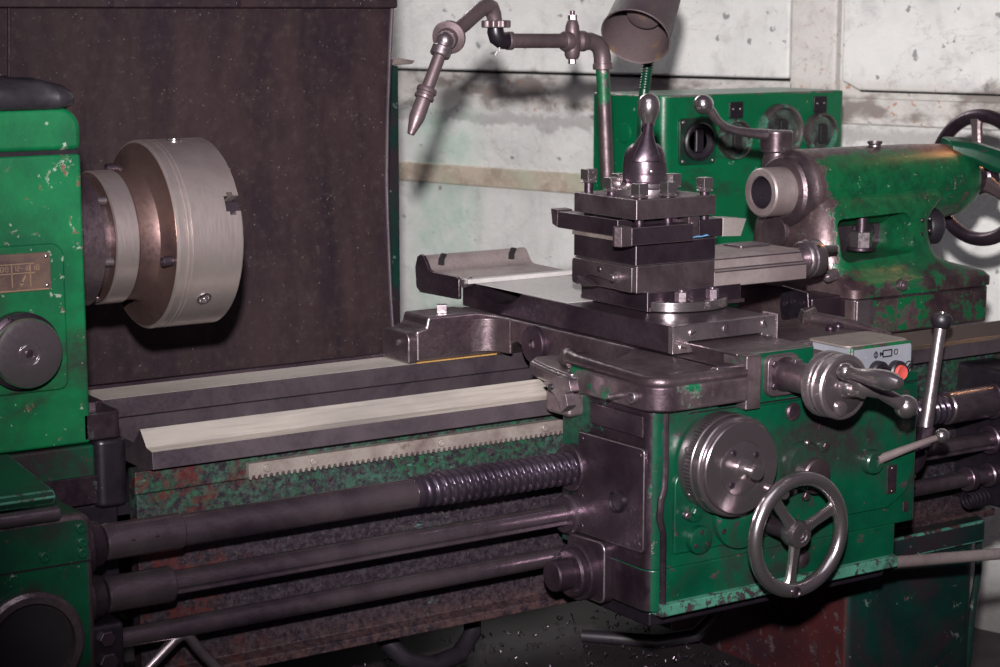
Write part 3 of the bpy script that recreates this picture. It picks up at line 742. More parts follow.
# right part of the saddle top
MB().prism(rpoly([(.81, -.385), (.972, -.385), (.972, -.36), (1.00, -.26), (.985, -.225), (.81, -.225)], [0, .012, .01, .012, .012, 0]), 'Z', .888, .932).build('right_wing', 'steel_cast', ca, .004, 3, 'steel')
MB().prism(rpoly([(.81, .06), (1.0, .06), (1.0, .135), (.81, .135)], .008), 'Z', .871, .925).build('rear_right_wing', 'steel_cast', ca, .004)
MB().loft([[(.925, -.285, .932), (1.005, -.240, .932), (1.02, -.215, .932), (.96, -.235, .932)], [(.942, -.272, .951), (.985, -.248, .951), (.995, -.235, .951), (.958, -.245, .951)]]).build('wing_boss', 'steel_cast', ca, .002, 2, 'steel')
MB().tube([(.965, -.268, .938), (.975, -.32, .937), (.980, -.37, .934), (.975, -.42, .931)], [.010, .009, .007, .004], 12).build('wing_ridge', 'steel_cast', ca)
for (x, y) in ((.935, -.335), (.960, -.325)):
    MB().sphere((x, y, .934), .0075, (0, 0, 1), .9, 14, 8).build('wing_nub', 'steel_dark', ca)

# apron casting
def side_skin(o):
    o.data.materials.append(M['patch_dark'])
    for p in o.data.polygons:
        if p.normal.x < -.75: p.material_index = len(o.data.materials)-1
ap = rpoly([(.4995, -.47), (.984, -.47), (.984, -.27), (.4995, -.27)], [.020, .008, 0, 0], 8)
_o = MB().prism(ap, 'Z', .668, .888).build('apron_case', 'green_apron', ca, .003, 3); side_skin(_o)
lo = rpoly([(.4995, -.47), (.945, -.47), (.945, -.30), (.4995, -.30)], [.020, .004, 0, 0], 8)
_o = MB().prism(lo, 'Z', .612, .669).build('apron_skirt', 'green_apron', ca, .002, 3); side_skin(_o)
MB().box(.56, .985, -.4712, -.468, .8735, .8755).build('apron_seam', 'black', ca)
MB().prism([(-.4785, .608), (-.4785, .6225), (-.468, .624), (-.31, .624), (-.31, .606), (-.476, .606)], 'X', .515, .943).build('tray_lip', 'green_teal', ca, .001)
MB().prism([(.515, -.30), (.945, -.30), (.945, -.45), (.515, -.45)], 'Z', .585, .607).build('apron_bottom', 'black', ca, .004)
# raised right-hand panel with a sloping lower corner
pp = rpoly([(.61, .696), (.925, .696), (.962, .716), (.975, .760), (.975, .8715), (.61, .8715)], [.0, .02, .02, .02, .004, 0], 6)
MB().prism(pp, 'Y', -.4745, -.468).build('apron_panel', 'green_apron', ca, .0022, 2)
# corner rib at the front left edge
MB().tube([(.523, -.468, .886), (.523, -.469, .80), (.521, -.470, .778), (.516, -.470, .765), (.514, -.470, .74), (.520, -.470, .72), (.521, -.470, .612)], .0050, 10).build('corner_bead', 'patch_dark', ca)
# lower left boss field
MB().prism(rpoly([(.535, .688), (.72, .688), (.72, .80), (.60, .84), (.535, .79)], [.004, .0, .0, .02, .02]), 'Y', -.4755, -.468).build('boss_field', 'green_apron', ca, .0025, 2)
c1 = MB().lathe([(.0185, 0), (.0195, .004), (.0185, .0105), (.017, .0115), (0, .0115)], (.573, -.4745, .7045), (0, -1, 0), 36).build('small_cap', 'green_apron', ca)
for k in range(3):
    a = PI*.5+2*PI*k/3; socket_screw(c1, (.573+.0115*math.cos(a), -.4858, .7045+.0115*math.sin(a)), (0, -1, 0), .0032, .0016)
c2 = MB().lathe([(.014, 0), (.0145, .003), (.013, .009), (0, .0095)], (.5635, -.4745, .744), (0, -1, 0), 30).build('drain_cap', 'green_apron', ca)
MB().hexa((.5635, -.4838, .744), (0, -1, 0), .0065, .004).build('drain_nut', 'green_apron', c2)
MB().cyl((.549, -.478, .7425), (.549, -.4875, .7415), .005, .001, 14).build('drain_pin', 'steel', c2)
bc = MB().lathe([(.046, 0), (.0465, .004), (.0455, .0095), (.044, .0105), (0, .0105)], (.645, -.4745, .728), (0, -1, 0), 56).build('round_cover', 'green_apron', ca)
for a in (2.35, 3.6, 5.0): socket_screw(bc, (.645+.038*math.cos(a), -.4848, .728+.038*math.sin(a)), (0, -1, 0), .004, .0016)
# left side cover plate
sp = MB().prism(rpoly([(-.462, .693), (-.317, .690), (-.315, .831), (-.462, .833)], .007), 'X', .4935, .5).build('side_cover', 'steel_dark', ca, .0015, 2, 'steel')
for (y, z) in ((-.325, .822), (-.452, .823), (-.452, .703), (-.325, .742), (-.325, .700)):
    slot_screw(sp, (.4937, y, z), (-1, 0, 0), .005, 'steel_dark', .7, .0015)
ow = MB().lathe([(.0155, 0), (.0155, .004), (.0125, .0055), (.0115, .003), (0, .003)], (.4937, -.407, .752), (-1, 0, 0), 30).build('oil_window', 'black', sp)
MB().box(.4955, .5, -.455, -.34, .846, .875).build('upper_side_plate', 'steel_dark', ca, .0015)
# clutch housing for the control rod, at the lower left
cl = thing  # (kept short below)
h1 = MB().lathe([(.040, .0), (.040, .030), (.0375, .032), (.034, .032), (.034, .040), (.031, .043), (.0215, .043), (.0215, .068), (.0195, .070), (0, .070)], (.505, -.338, .6415), (-1, 0, 0), 44).build('clutch_housing', 'steel_dark', ca)
MB().prism(rpoly([(-.385, .604), (-.300, .604), (-.300, .686), (-.385, .690)], .012), 'X', .488, .505).build('clutch_flange', 'steel_dark', ca, .002, 2, 'steel')
for k in range(4):
    a = PI/4+PI/2*k; socket_screw(h1, (.4625, -.338+.0275*math.cos(a), .6415+.0275*math.sin(a)), (-1, 0, 0), .0038, .002)
MB().lathe([(.028, 0), (.028, .012), (.0245, .015), (.0245, .02)], (.4995, -.30, .712), (-1, 0, 0), 32).build('feed_rod_bush', 'steel_dark', ca)
MB().ring((.502, -.30, .777), (.488, -.30, .777), .033, .0236, .002, 40).build('lead_screw_bush', 'steel_dark', ca)

# big graduated dial
dx, dz = .606, .806
dl = MB().lathe([(.067, 0), (.0675, .002), (.0675, .026), (.0668, .0272), (.0655, .0278), (.0655, .0292), (.067, .0300), (.067, .041), (.0655, .043), (.064, .0435), (.0615, .0435)], (dx, -.474, dz), (0, -1, 0), 80).build('feed_dial', 'dial', ca)
MB().lathe([(.0620, 0), (.0620, .050), (.0605, .0515), (.0370, .0515), (.0362, .0500), (.0354, .0515), (.012, .0540), (0, .0540)], (dx, -.474, dz), (0, -1, 0), 80).build('dial_face', 'dial', dl)
m = MB()
for i in range(80):
    a = 2*PI*i/80; L = .010 if i % 5 else .014
    d = V((math.cos(a), 0, math.sin(a))); e = V((-math.sin(a), 0, math.cos(a)))*.0005
    p = V((dx, -.4995, dz))+d*.0674; q = p+V((0, L, 0)); t = d*.0004
    m.loop_faces([[p-e, q-e, q+e, p+e], [p-e+t, q-e+t, q+e+t, p+e+t]])
m.build('graduations', 'black', dl)
for a in (2.2, 4.0, .6): slot_screw(dl, (dx+.027*math.cos(a), -.5265, dz+.027*math.sin(a)), (0, -1, 0), .0045, 'steel_dark', a, .0012)
for (a) in (2.75, 3.7): MB().sphere((dx+.0675*math.cos(a), -.487, dz+.0675*math.sin(a)), .0035, (math.cos(a), 0, math.sin(a)), .5, 12, 6).build('dial_lock_screw', 'steel', dl)
MB().lathe([(.0135, 0), (.0135, .004), (.0075, .006), (.0075, .018), (.0095, .0195), (.0105, .026), (.0095, .030), (0, .031)], (dx, -.5275, dz), (0, -1, 0), 32).build('dial_knob', 'steel_bright', dl)

# bright three-spoke handwheel on the apron
hx, hy, hz = .680, -.555, .7125
hw = MB().torus((hx, hy, hz), (0, -1, 0), .0755, .0098, 88, 18).build('handwheel_rim', 'steel_bright', ca)
MB().lathe([(.016, -.006), (.0185, 0), (.0185, .014), (.016, .019), (.0095, .0195), (.0085, .018), (.0045, .018), (.0035, .0165), (0, .0165)], (hx, hy+.012, hz), (0, -1, 0), 36).build('wheel_hub', 'dial', hw)
for a in (math.radians(22), math.radians(128), math.radians(262)):
    d = V((math.cos(a), 0, math.sin(a))); e = V((-math.sin(a), 0, math.cos(a))); c = V((hx, hy+.004, hz)); rg = []
    for s, w, t in ((.012, .0095, .0055), (.035, .0072, .005), (.060, .0080, .0052), (.072, .013, .006)):
        rg.append([c+d*s+e*w*q1+V((0, 1, 0))*t*q2 for q1, q2 in ((-1, -.4), (-.6, -1), (.6, -1), (1, -.4), (1, .4), (.6, 1), (-.6, 1), (-1, .4))])
    MB().loft(rg).build('spoke', 'steel_bright', hw, .0006)
MB().lathe([(.0075, 0), (.0075, .002), (.0055, .003), (.004, .0015), (0, .0015)], (hx+.0755*math.cos(math.radians(262)), hy-.0095, hz+.0755*math.sin(math.radians(262))), (0, -1, 0), 20).build('handle_stud', 'steel_dark', hw)
MB().cyl((hx, -.47, hz), (hx, hy+.012, hz), .0115, .001, 24).build('wheel_shaft', 'steel_dark', ca)
MB().lathe([(.022, 0), (.021, .008), (.016, .012), (.0115, .014)], (hx, -.474, hz), (0, -1, 0), 30).build('shaft_collar', 'steel_cast', ca)
MB().cyl((.655, -.50, .772), (.655, -.552, .7705), .0062, .001, 18).build('clutch_pin', 'steel', ca)
MB().lathe([(.0068, 0), (.0080, .002), (.0080, .009), (.0066, .011), (0, .011)], (.655, -.545, .7707), (0, -1, 0), 22).build('clutch_knob', 'steel_bright', ca)

# boss and cap behind the handwheel, screws and small plates
ob = MB().lathe([(.0335, 0), (.0335, .008), (.031, .013), (.024, .014)], (.755, -.474, .781), (0, -1, 0), 44).build('green_boss', 'green_apron', ca)
MB().lathe([(.0245, 0), (.0245, .022), (.022, .0245), (0, .0245)], (.764, -.476, .768), (0, -1, 0), 40).build('boss_cap', 'steel_cast', ob)
MB().sphere((.752, -.489, .815), .004, (0, -1, 0)).build('boss_nipple', 'steel', ob)
MB().hexa((.759, -.480, .738), (0, -1, 0), .0065, .006).build('boss_stop', 'steel_cast', ob)
MB().lathe([(.0125, 0), (.0125, .002), (.010, .004), (0, .004)], (.738, -.4745, .857), (0, -1, 0), 26).build('plug_screw', 'steel_cast', ca)
sc = MB().lathe([(.0095, 0), (.0095, .003), (.0075, .004), (0, .004)], (.7955, -.4745, .803), (0, -1, 0), 24).build('set_screw_boss', 'green_apron', ca)
MB().hexa((.7955, -.478, .803), (0, -1, 0), .0055, .004).build('set_screw', 'steel_cast', sc)
MB().lathe([(.0125, 0), (.0125, .002), (.0095, .0045), (0, .006)], (.766, -.4705, .645), (0, -1, 0), 26).build('oil_plug', 'steel_cast', ca)
tp = MB().box(.9195, .938, -.4762, -.474, .716, .7575).build('small_plate', 'steel_cast', ca, .0006); lab(tp, 'small upright blank metal plate')
for z in (.7535, .7200): MB().sphere((.9288, -.4765, z), .0016, (0, -1, 0), .6, 10, 6).build('plate_pin', 'steel_bright', tp)
MB().box(.9575, .9685, -.472, -.4695, .684, .699).build('latch_slot', 'steel_cast', ca, .001)
for (x, z) in ((.955, .80), (.9745, .735)): socket_screw(ca, (x, -.4745, z), (0, -1, 0), .0028, .0012)
# short selector lever
pv = MB().lathe([(.0175, 0), (.018, .003), (.0165, .012), (.0145, .014), (.0065, .014), (.0055, .012), (0, .012)], (.885, -.474, .769), (0, -1, 0), 34).build('selector_hub', 'green_apron', ca)
MB().tube([(.872, -.481, .780), (.866, -.483, .789)], .0022, 8).build('selector_pin', 'steel', pv)
MB().tube([(.890, -.485, .772), (.93, -.492, .782), (.965, -.500, .791), (.985, -.503, .795)], [.0068, .0058, .0048, .0045], 14).build('selector_lever', 'guard', pv)
MB().sphere((.996, -.504, .7975), .0105, (1, 0, .3), 1.05).build('selector_ball', 'steel_bright', pv)

# cross feed screw bracket, dial and balanced crank
cx, cz = .708, .915
bk = MB().prism(rpoly([(cx-.026, .884), (cx+.030, .884), (cx+.030, .9405), (cx-.026, .9405)], .012), 'Y', -.486, -.470).build('feed_bracket', 'patch', ca, .002, 2, 'steel')
for (x, z) in ((cx-.016, .929), (cx-.016, .899)): MB().hexa((x, -.486, z), (0, -1, 0), .0048, .004).build('bracket_bolt', 'steel_dark', bk)
MB().lathe([(.0245, 0), (.0225, .006), (.0205, .010), (.0205, .088)], (cx+.004, -.484, cz-.002), (0, -1, 0), 40).build('bracket_barrel', 'steel_cast', bk)
MB().box(cx-.002, cx+.012, -.512, -.502, cz+.0165, cz+.0215).build('barrel_key', 'steel', bk, .001)
cd = MB().lathe([(.0405, .019), (.0435, .021), (.0435, .031), (.0425, .0325), (.0415, .0325), (.0415, .0345), (.0430, .0355), (.0430, .040), (.0418, .0415), (.0408, .0415), (.0408, .0435), (.0428, .0445), (.0428, .0550), (.0405, .0570), (.0365, .0570)], (cx, -.548, cz), (0, -1, 0), 72).build('cross_dial', 'steel', ca)
MB().lathe([(.037, .019), (.037, .0562), (.0355, .0572), (.0, .0572)], (cx, -.548, cz), (0, -1, 0), 64).build('cross_dial_face', 'dial', cd)
MB().lathe([(.0095, 0), (.0095, .004), (.0075, .005), (0, .005)], (cx-.008, -.605, cz-.027), (0, -1, 0), 26).build('lock_screw', 'steel', cd)
MB().lathe([(.012, 0), (.0135, .003), (.0115, .010), (.0095, .013), (.0105, .018), (.0085, .024), (.009, .034), (0, .036)], (cx, -.605, cz), (0, -1, 0), 32).build('crank_hub', 'steel_bright', cd)
A = V((.680, -.634, .943)); B = V((.783, -.640, .8875)); H = V((cx, -.634, .925))
d = (B-A).normalized()
MB().tube([A, H-d*.012, H-d*.004, H+d*.012, B-d*.05, B-d*.012], [.0085, .0075, .0125, .0125, .0090, .0095], 18).build('crank_arm', 'steel', cd)
MB().sphere(B, .0155, d, 1.02, 28, 14).build('crank_ball', 'steel_bright', cd)
MB().sphere(A, .0115, (0, -1, 0), 1., 24, 12).build('crank_end', 'steel_bright', cd)
MB().lathe([(.0085, 0), (.0075, .008), (.0075, .014), (.0100, .028), (.0125, .046), (.0130, .058), (.0115, .072), (.007, .082), (0, .085)], A+V((0, -.006, 0)), (.10, -1, -.02), 32).build('crank_grip', 'steel_bright', cd)

# grey push-button box
sb = MB().prism(rpoly([(.855, .867), (.974, .867), (.974, .932), (.855, .932)], [.004, .004, .008, .004]), 'Y', -.464, -.38).build('switch_box', 'grey_paint', ca, .004, 3, 'edge')
lab(sb, 'grey push-button box with a red button')
MB().prism(rpoly([(.85, -.46), (.971, -.46), (.971, -.375), (.85, -.375)], .012), 'Z', .9305, .9335).build('box_lid', 'grey_top', sb, .001)
for i, (x, z, mt) in enumerate(((.903, .893, 'black'), (.939, .890, 'red'))):
    b = MB().lathe([(.0165, 0), (.0165, .009), (.0145, .0115), (.0118, .0115), (.0118, .008), (0, .008)], (x, -.464, z), (0, -1, 0), 36).build('button_collar', 'rubber', sb)
    o = MB().lathe([(.0112, .006), (.0112, .0135), (.0098, .0155), (.0085, .0148), (0, .0140)], (x, -.464, z), (0, -1, 0), 32).build('push_button', mt, b)
    lab(o, 'red round push button' if mt == 'red' else 'black round push button')
m = MB()
def ring2(cx_, cz_, r, w, y=-.4645, sx=1.):
    m.lathe([(r-w, 0), (r, 0), (r, .0006), (r-w, .0006), (r-w, 0)], (cx_, y+.0002, cz_), (0, -1, 0), 28, cap=False)
def stroke(a, b, w=.0009, y=-.4645):
    d_ = V((b[0]-a[0], 0, b[1]-a[1])).normalized(); e_ = V((-d_.z, 0, d_.x))*w
    p, q = V((a[0], y, a[1])), V((b[0], y, b[1])); t_ = V((0, -.0005, 0))
    m.loop_faces([[p-e_, q-e_, q+e_, p+e_], [p-e_+t_, q-e_+t_, q+e_+t_, p+e_+t_]])
ring2(.9005, .9175, .0042, .0011); stroke((.9005, .9125), (.9005, .923))
ring2(.9395, .9185, .0042, .0011)
bx0, bx1, bz0, bz1 = .914, .931, .9135, .9225
for a, b in (((bx0, bz0), (bx1, bz0)), ((bx1, bz0), (bx1, bz1)), ((bx1, bz1), (bx0, bz1)), ((bx0, bz1), (bx0, bz0)), ((bx0, .918), (.909, .918)), ((.909, .921), (.909, .915)), ((.912, .920), (.912, .916))): stroke(a, b)
ring2(.966, .8945, .0085, .0015); stroke((.961, .891), (.969, .899), .0014); stroke((.964, .888), (.971, .896), .0014)
m.build('symbols', 'black', sb)
# tall start lever at the right end of the apron
tv = MB().lathe([(.0, 0), (.030, .002), (.034, .010), (.034, .020), (.028, .028), (.015, .032)], (1.088, -.335, .728), (-.4, -1, 0), 36).build('lever_boss', 'steel_dark', ca)
MB().cyl((1.083, -.36, .715), (1.083, -.22, .715), .018, .001, 24).build('lever_spindle', 'steel_dark', ca)
L0 = V((1.098, -.375, .775)); L1 = V((1.122, -.375, .927)); dd = (L1-L0).normalized()
MB().hexa(L0-dd*.034, dd, .0145, .034).build('lever_socket', 'steel_dark', tv)
MB().cyl(L0-dd*.002, L1, .0108, .001, 24, .0085).build('lever_rod', 'steel', tv)
kb = MB().lathe([(.009, -.004), (.0135, .0), (.0160, .006), (.0160, .012), (.0140, .0165), (.0075, .019), (0, .019)], L1, dd, 30).build('lever_knob', 'rubber', tv)
MB().lathe([(.006, 0), (.006, .003), (0, .0035)], L1+dd*.0185, dd, 20).build('knob_screw', 'steel_bright', kb)
# low handle bar out to the right
MB().cyl((.90, -.44, .607), (1.24, -.447, .574), .0088, .001, 22).build('low_handle', 'guard', ca)

# ------------------------------------------------------------------ cross slide
xs = thing('cross_slide', 'flat grey-topped steel cross slide lying across the carriage saddle', 'cross slide', (.70, -.10, .94))
body = MB().prism([(.615, .9325), (.795, .9325), (.795, .970), (.615, .970)], 'Y', -.360, .165).build('slide_body', 'steel_dark', xs, .0012, 2, 'steel')
cut(body, [MB().cyl((.58, .062, 1.045), (.672, .062, 1.045), .0980, 0, 72).build('cutter', 'steel_dark'),
           MB().box(.637, .775, -.40, .20, .90, .9468).build('cutter', 'steel_dark')])
MB().box(.618, .793, -.115, .165, .9702, .9712).build('top_plate', 'plate', xs, .0003, 1)
MB().prism(rpoly([(.612, .9325), (.798, .9325), (.798, .9705), (.612, .9705)], .004), 'Y', -.3695, -.360).build('front_plate', 'steel', xs, .0012, 2, 'steel_bright') if False else None
fpl = MB().prism([(.612, .9322), (.650, .9322), (.640, .9475), (.772, .9475), (.764, .9322), (.798, .9322), (.798, .9708), (.612, .9708)], 'Y', -.3700, -.3595).build('front_plate', 'steel', xs, .0012, 2, 'steel_bright')
for i, (x, z) in enumerate(((.646, .9592), (.705, .9600), (.776, .9610), (.629, .9405), (.786, .9405))):
    slot_screw(xs, (x, -.3700, z), (0, -1, 0), .0062, 'steel', .5+i*.8, .0022, 'plate_screw')
MB().box(.798, .800, -.372, -.34, .932, .973).build('side_lip', 'steel', xs, .0008)
# bent sheet guard at the rear end
outer = [(.138, .9775), (.228, .9785), (.238, .980), (.245, .985), (.250, .993), (.256, 1.000), (.263, 1.003), (.270, 1.001), (.276, .994), (.279, .984), (.279, .945)]
inner = [(.138, .9750), (.228, .9760), (.239, .9775), (.247, .983), (.2525, .9915), (.257, .9975), (.263, 1.0003), (.269, .998), (.2735, .992), (.276, .983), (.276, .945)]
gr = MB(); gr.prism(outer+inner[::-1], 'X', .602, .800)
gd = gr.build('rear_guard', 'guard', xs, .0006, 2, None); 
MB().prism(rpoly([(.150, .9445), (.150, .9775), (.162, .9800), (.228, .9795), (.241, .983), (.249, .994), (.257, 1.0025), (.266, 1.0045), (.276, 1.0), (.283, .982), (.280, .950), (.268, .942)], .004, 3), 'X', .598, .6035).build('guard_end_plate', 'steel_dark', gd, .0008, 2, 'steel')
for x in (.628, .765):
    MB().tube([(x-.004, .244, .988), (x, .250, .9955), (x+.010, .258, 1.0030)], .0052, 12, (1, .35)).build('guard_slot', 'dark_hole', gd)
MB().box(.602, .835, .128, .142, .9712, .9785).build('guard_foot', 'plate', gd, .001)
MB().cyl((.600, .143, .970), (.618, .143, .974), .0075, .001, 16).build('guard_bolt', 'steel', gd)

# ------------------------------------------------------------------ compound slide
cp = thing('compound_slide', 'steel compound slide under the tool post with small round dial at its right end', 'compound slide', (.75, -.175, .97))
MB().prism([(-.250, .9715), (-.090, .9715), (-.090, .999), (-.250, .999)], 'X', .6615, .835).build('swivel_block', 'steel_dark', cp, .001, 2, 'steel')
MB().box(.664, .84, -.253, -.085, .9712, .9770).build('swivel_step', 'steel_cast', cp, .0008)
arc = []
for i in range(25):
    a = PI+PI*i/24
    arc.append((.738+.072*math.cos(a), -.236+.052*math.sin(a)))
MB().prism(arc+[(.810, -.19), (.666, -.19)], 'Z', .9712, .9850).build('swivel_base', 'steel_bright', cp, .0012)
for (x, y) in ((.708, -.2690), (.764, -.2700)):
    w = MB().cyl((x, y, .9845), (x, y, .9858), .012, 0, 20).build('washer', 'steel_dark', cp)
    MB().hexa((x, y, .9858), (0, 0, 1), .0098, .0135).build('swivel_nut', 'steel', w)
    MB().cyl((x, y, .9985), (x, y, 1.0025), .0045, .0008, 14).build('stud_end', 'steel', w)
MB().box(.642, .785, -.2495, -.100, .999, 1.0375).build('slide_head', 'steel_cast', cp, .0015, 2, 'steel')
ra = [(-.2495, .9952), (-.100, .9952), (-.100, 1.018), (-.112, 1.028), (-.112, 1.036), (-.120, 1.0395), (-.228, 1.0395), (-.2375, 1.0355), (-.240, 1.027), (-.2435, 1.0215), (-.2495, 1.0190)]
MB().prism(ra, 'X', .784, .965).build('slide_arm', 'guard', cp, .0015, 2, 'steel')
MB().prism(rpoly([(.895, -.178), (.955, -.178), (.955, -.135), (.895, -.135)], .004), 'Z', 1.0395, 1.0425).build('cover_lid', 'steel', cp, .0008)
# gib end plate with a chipped lower edge
gp = MB().prism(rpoly([(-.2485, 1.0365), (-.104, 1.0365), (-.104, 1.000), (-.118, .998), (-.122, 1.008), (-.150, 1.016), (-.205, 1.012), (-.215, 1.0005), (-.2485, 1.0005)], [.001, .006, .006, .003, .003, .004, .008, .006, .002]), 'X', .634, .643).build('gib_plate', 'steel_cast', cp, .001, 2, 'steel')
MB().lathe([(.0085, 0), (.0085, .003), (.006, .004), (.0055, .011), (.0045, .012), (0, .012)], (.634, -.216, 1.0195), (-1, 0, 0), 24).build('gib_screw', 'steel', gp)
MB().lathe([(.0042, 0), (.0035, .0012), (0, .0012)], (.634, -.172, 1.026), (-1, 0, 0), 16).build('small_screw', 'steel_dark', gp)
MB().prism([(-.125, 1.012), (-.136, .9975), (-.160, 1.000), (-.150, 1.006)], 'X', .628, .640).build('chip_curl', 'steel', gp, .0008)
MB().box(.640, .668, -.255, -.235, .9995, 1.002).build('gib_shelf', 'steel', cp, .0005) if False else None
nk = MB().lathe([(.022, 0), (.019, .010), (.0175, .050), (.0175, .060)], (.965, -.175, 1.015), (1, 0, 0), 36).build('dial_neck', 'steel', cp)
sd = MB().lathe([(.017, 0), (.026, .001), (.0285, .004), (.0290, .008), (.0275, .0095), (.0275, .011), (.0298, .0125), (.0298, .030), (.0285, .032), (0, .032)], (1.020, -.175, 1.0135), (1, 0, 0), 56).build('slide_dial', 'steel', cp)
MB().tube([(1.05, -.180, 1.0275), (1.088, -.180, 1.0272)], .0055, 14).build('dial_handle', 'steel_bright', sd)
MB().lathe([(.0028, 0), (.0028, .0006), (0, .0006)], (1.038, -.1962, 1.0345), (0, -.7, .7), 12).build('dial_pin', 'black', sd)

# ------------------------------------------------------------------ tool post
tpz = 1.1031
tp = thing('tool_post', 'square four-way steel tool post with clamp bolts and upright ball handle', 'tool post', (.7125, -.175, 1.0385))
MB().box(.640, .785, -.250, -.100, 1.0380, 1.0705).build('base_block', 'steel_dark', tp, .0015, 2, 'steel')
MB().box(.668, .757, -.222, -.128, 1.0700, 1.104).build('core', 'steel_dark', tp, .001)
MB().box(.640, .785, -.250, -.100, tpz, 1.1318).build('top_plate', 'steel_cast', tp, .0015, 2, 'steel')
first = None
for (x, y, hh) in ((.657, -.235, .0), (.706, -.238, 0), (.776, -.234, .003), (.664, -.160, .003), (.661, -.108, .012), (.714, -.112, .003), (.772, -.166, .004)):
    if first is None:
        b = MB().cyl((x, y, 1.086), (x, y, 1.1338), .0068, .0006, 18).build('clamp_bolt', 'steel_dark', tp)
        MB().lathe([(.0115, 0), (.0122, .0012), (.0085, .004), (.0085, .005)], (x, y, 1.1336), (0, 0, 1), 24).build('bolt_collar', 'steel', b)
        MB().hexa((x, y, 1.1380), (0, 0, 1), .0124, .0155, .0010, 4, PI/4+.06).build('square_head', 'steel_bright', b, .0006)
        first = (b, V((x, y, 0)))
    else: dup(first[0], tp, V((x, y, hh))-first[1])
MB().lathe([(.047, 0), (.0475, .003), (.0465, .009), (.044, .0105), (.0345, .0105), (.033, .013), (.0325, .016)], (.712, -.175, 1.1318), (0, 0, 1), 56).build('cap_flange', 'steel', tp)
dm = MB().lathe([(.0305, .014), (.0325, .017), (.0325, .022), (.0315, .024), (.0320, .030), (.0314, .045), (.0295, .057), (.0255, .066), (.0185, .072), (0, .075)], (.712, -.175, 1.1318), (0, 0, 1), 56).build('clamp_dome', 'steel_dark', tp)
for a in (-1.9, -.5): MB().sphere((.712+.0318*math.cos(a), -.175+.0318*math.sin(a), 1.166), .0028, (math.cos(a), math.sin(a), 0), .5, 10, 6).build('dome_pin', 'steel', dm)
hd = MB()
for_r = []
for (yy, z, wx_, ty) in ((-.2010, 1.181, .0225, .0085), (-.2010, 1.186, .0222, .0095), (-.1985, 1.196, .0180, .0105), (-.1950, 1.207, .0130, .0105), (-.1915, 1.219, .0090, .0092), (-.1890, 1.231, .0075, .0080), (-.1870, 1.240, .0085, .0085)):
    for_r.append([(.6930+(z-1.18)*.28+.79*wx_*math.cos(2*PI*k/24)+.61*ty*math.sin(2*PI*k/24)*.9, yy-.61*wx_*math.cos(2*PI*k/24)*.75+.79*ty*math.sin(2*PI*k/24), z) for k in range(24)])
hd.loft(for_r); hd.build('clamp_handle', 'steel_dark', tp)
MB().tube([(.703, -.180, 1.188), (.703, -.184, 1.204), (.7055, -.187, 1.218)], [.020, .013, .008], 18).build('handle_root', 'steel_dark', tp)
MB().lathe([(.0088, -.020), (.0100, -.013), (.0148, -.004), (.0163, .006), (.0160, .014), (.0125, .022), (.006, .0262), (0, .027)], (.7095, -.186, 1.2500), (.02, .02, 1), 30).build('handle_ball', 'steel_bright', tp)
MB().box(.738, .756, -.246, -.222, 1.0708, 1.1025).build('packing_block', 'steel_cast', tp, .0008)
MB().lathe([(.0042, 0), (.0042, .003), (0, .003)], (.747, -.246, 1.091), (0, -1, 0), 16).build('packing_screw', 'steel_bright', tp)
m = MB()
m.box(.634, .668, -.212, -.104, 1.0706, 1.0760)
m.build('shim_plate', 'rack', tp, .0005)

G = 'cutting tools clamped in the tool post'
# tool one: shank lying along the left side, tip pointing to the rear
t1 = thing('cutting_tool', 'dark cutting tool on the chuck side of the tool post, tip pointing to the rear', 'cutting tool', (.65, -.14, 1.076), G)
MB().box(.636, .662, -.212, -.064, 1.0762, 1.1005).build('shank', 'steel_dark', t1, .0008, 2, 'steel')
MB().prism([(-.064, 1.077), (-.066, 1.1025), (-.048, 1.1035), (-.052, 1.081)], 'X', .635, .662).build('cutting_tip', 'steel_cast', t1, .0006)
# tool two: in the front slot, tip to the left
t2 = thing('cutting_tool', 'dark square-shank cutting tool at the front of the tool post, tip pointing toward the chuck', 'cutting tool', (.66, -.262, 1.0708), G)
MB().box(.618, .728, -.2685, -.2435, 1.0708, 1.0955).build('shank', 'steel_dark', t2, .0008, 2, 'steel')
MB().prism([(.618, -.2690), (.618, -.2435), (.600, -.248), (.594, -.2600), (.600, -.2690)], 'Z', 1.0700, 1.0975).build('cutting_tip', 'steel_cast', t2, .0006)
# tool three: tip to the right
t3 = thing('cutting_tool', 'cutting tool with bright ground tip sticking out on the right of the tool post', 'cutting tool', (.79, -.235, 1.0708), G)
MB().box(.758, .804, -.2450, -.2185, 1.0708, 1.0965).build('shank', 'steel_dark', t3, .0008)
MB().loft([[(.802, -.2455, 1.0700), (.802, -.218, 1.0700), (.802, -.218, 1.0970), (.802, -.2455, 1.0970)],
           [(.822, -.2460, 1.0690), (.822, -.222, 1.0690), (.822, -.222, 1.0960), (.822, -.2460, 1.0960)],
           [(.838, -.2440, 1.0680), (.841, -.232, 1.0720), (.848, -.232, 1.0930), (.848, -.2440, 1.0930)]]).build('cutting_tip', 'carbide', t3, .0006)
o = MB().tube([(.742, -.2475, 1.0722), (.752, -.249, 1.0735), (.760, -.2485, 1.0728), (.768, -.2495, 1.0745), (.774, -.248, 1.073)], [.0015, .0028, .002, .003, .0012], 8, (1, .5)).build('plastic_scrap', 'blue', None)
tag(o, 'tiny blue scrap lying on the tool post base below the right tool', 'scrap')
# ------------------------------------------------------------------ tailstock
ts = thing('tailstock', 'green tailstock with thick horizontal barrel and dark spoked handwheel at the right', 'tailstock', (1.32, 0, .87))
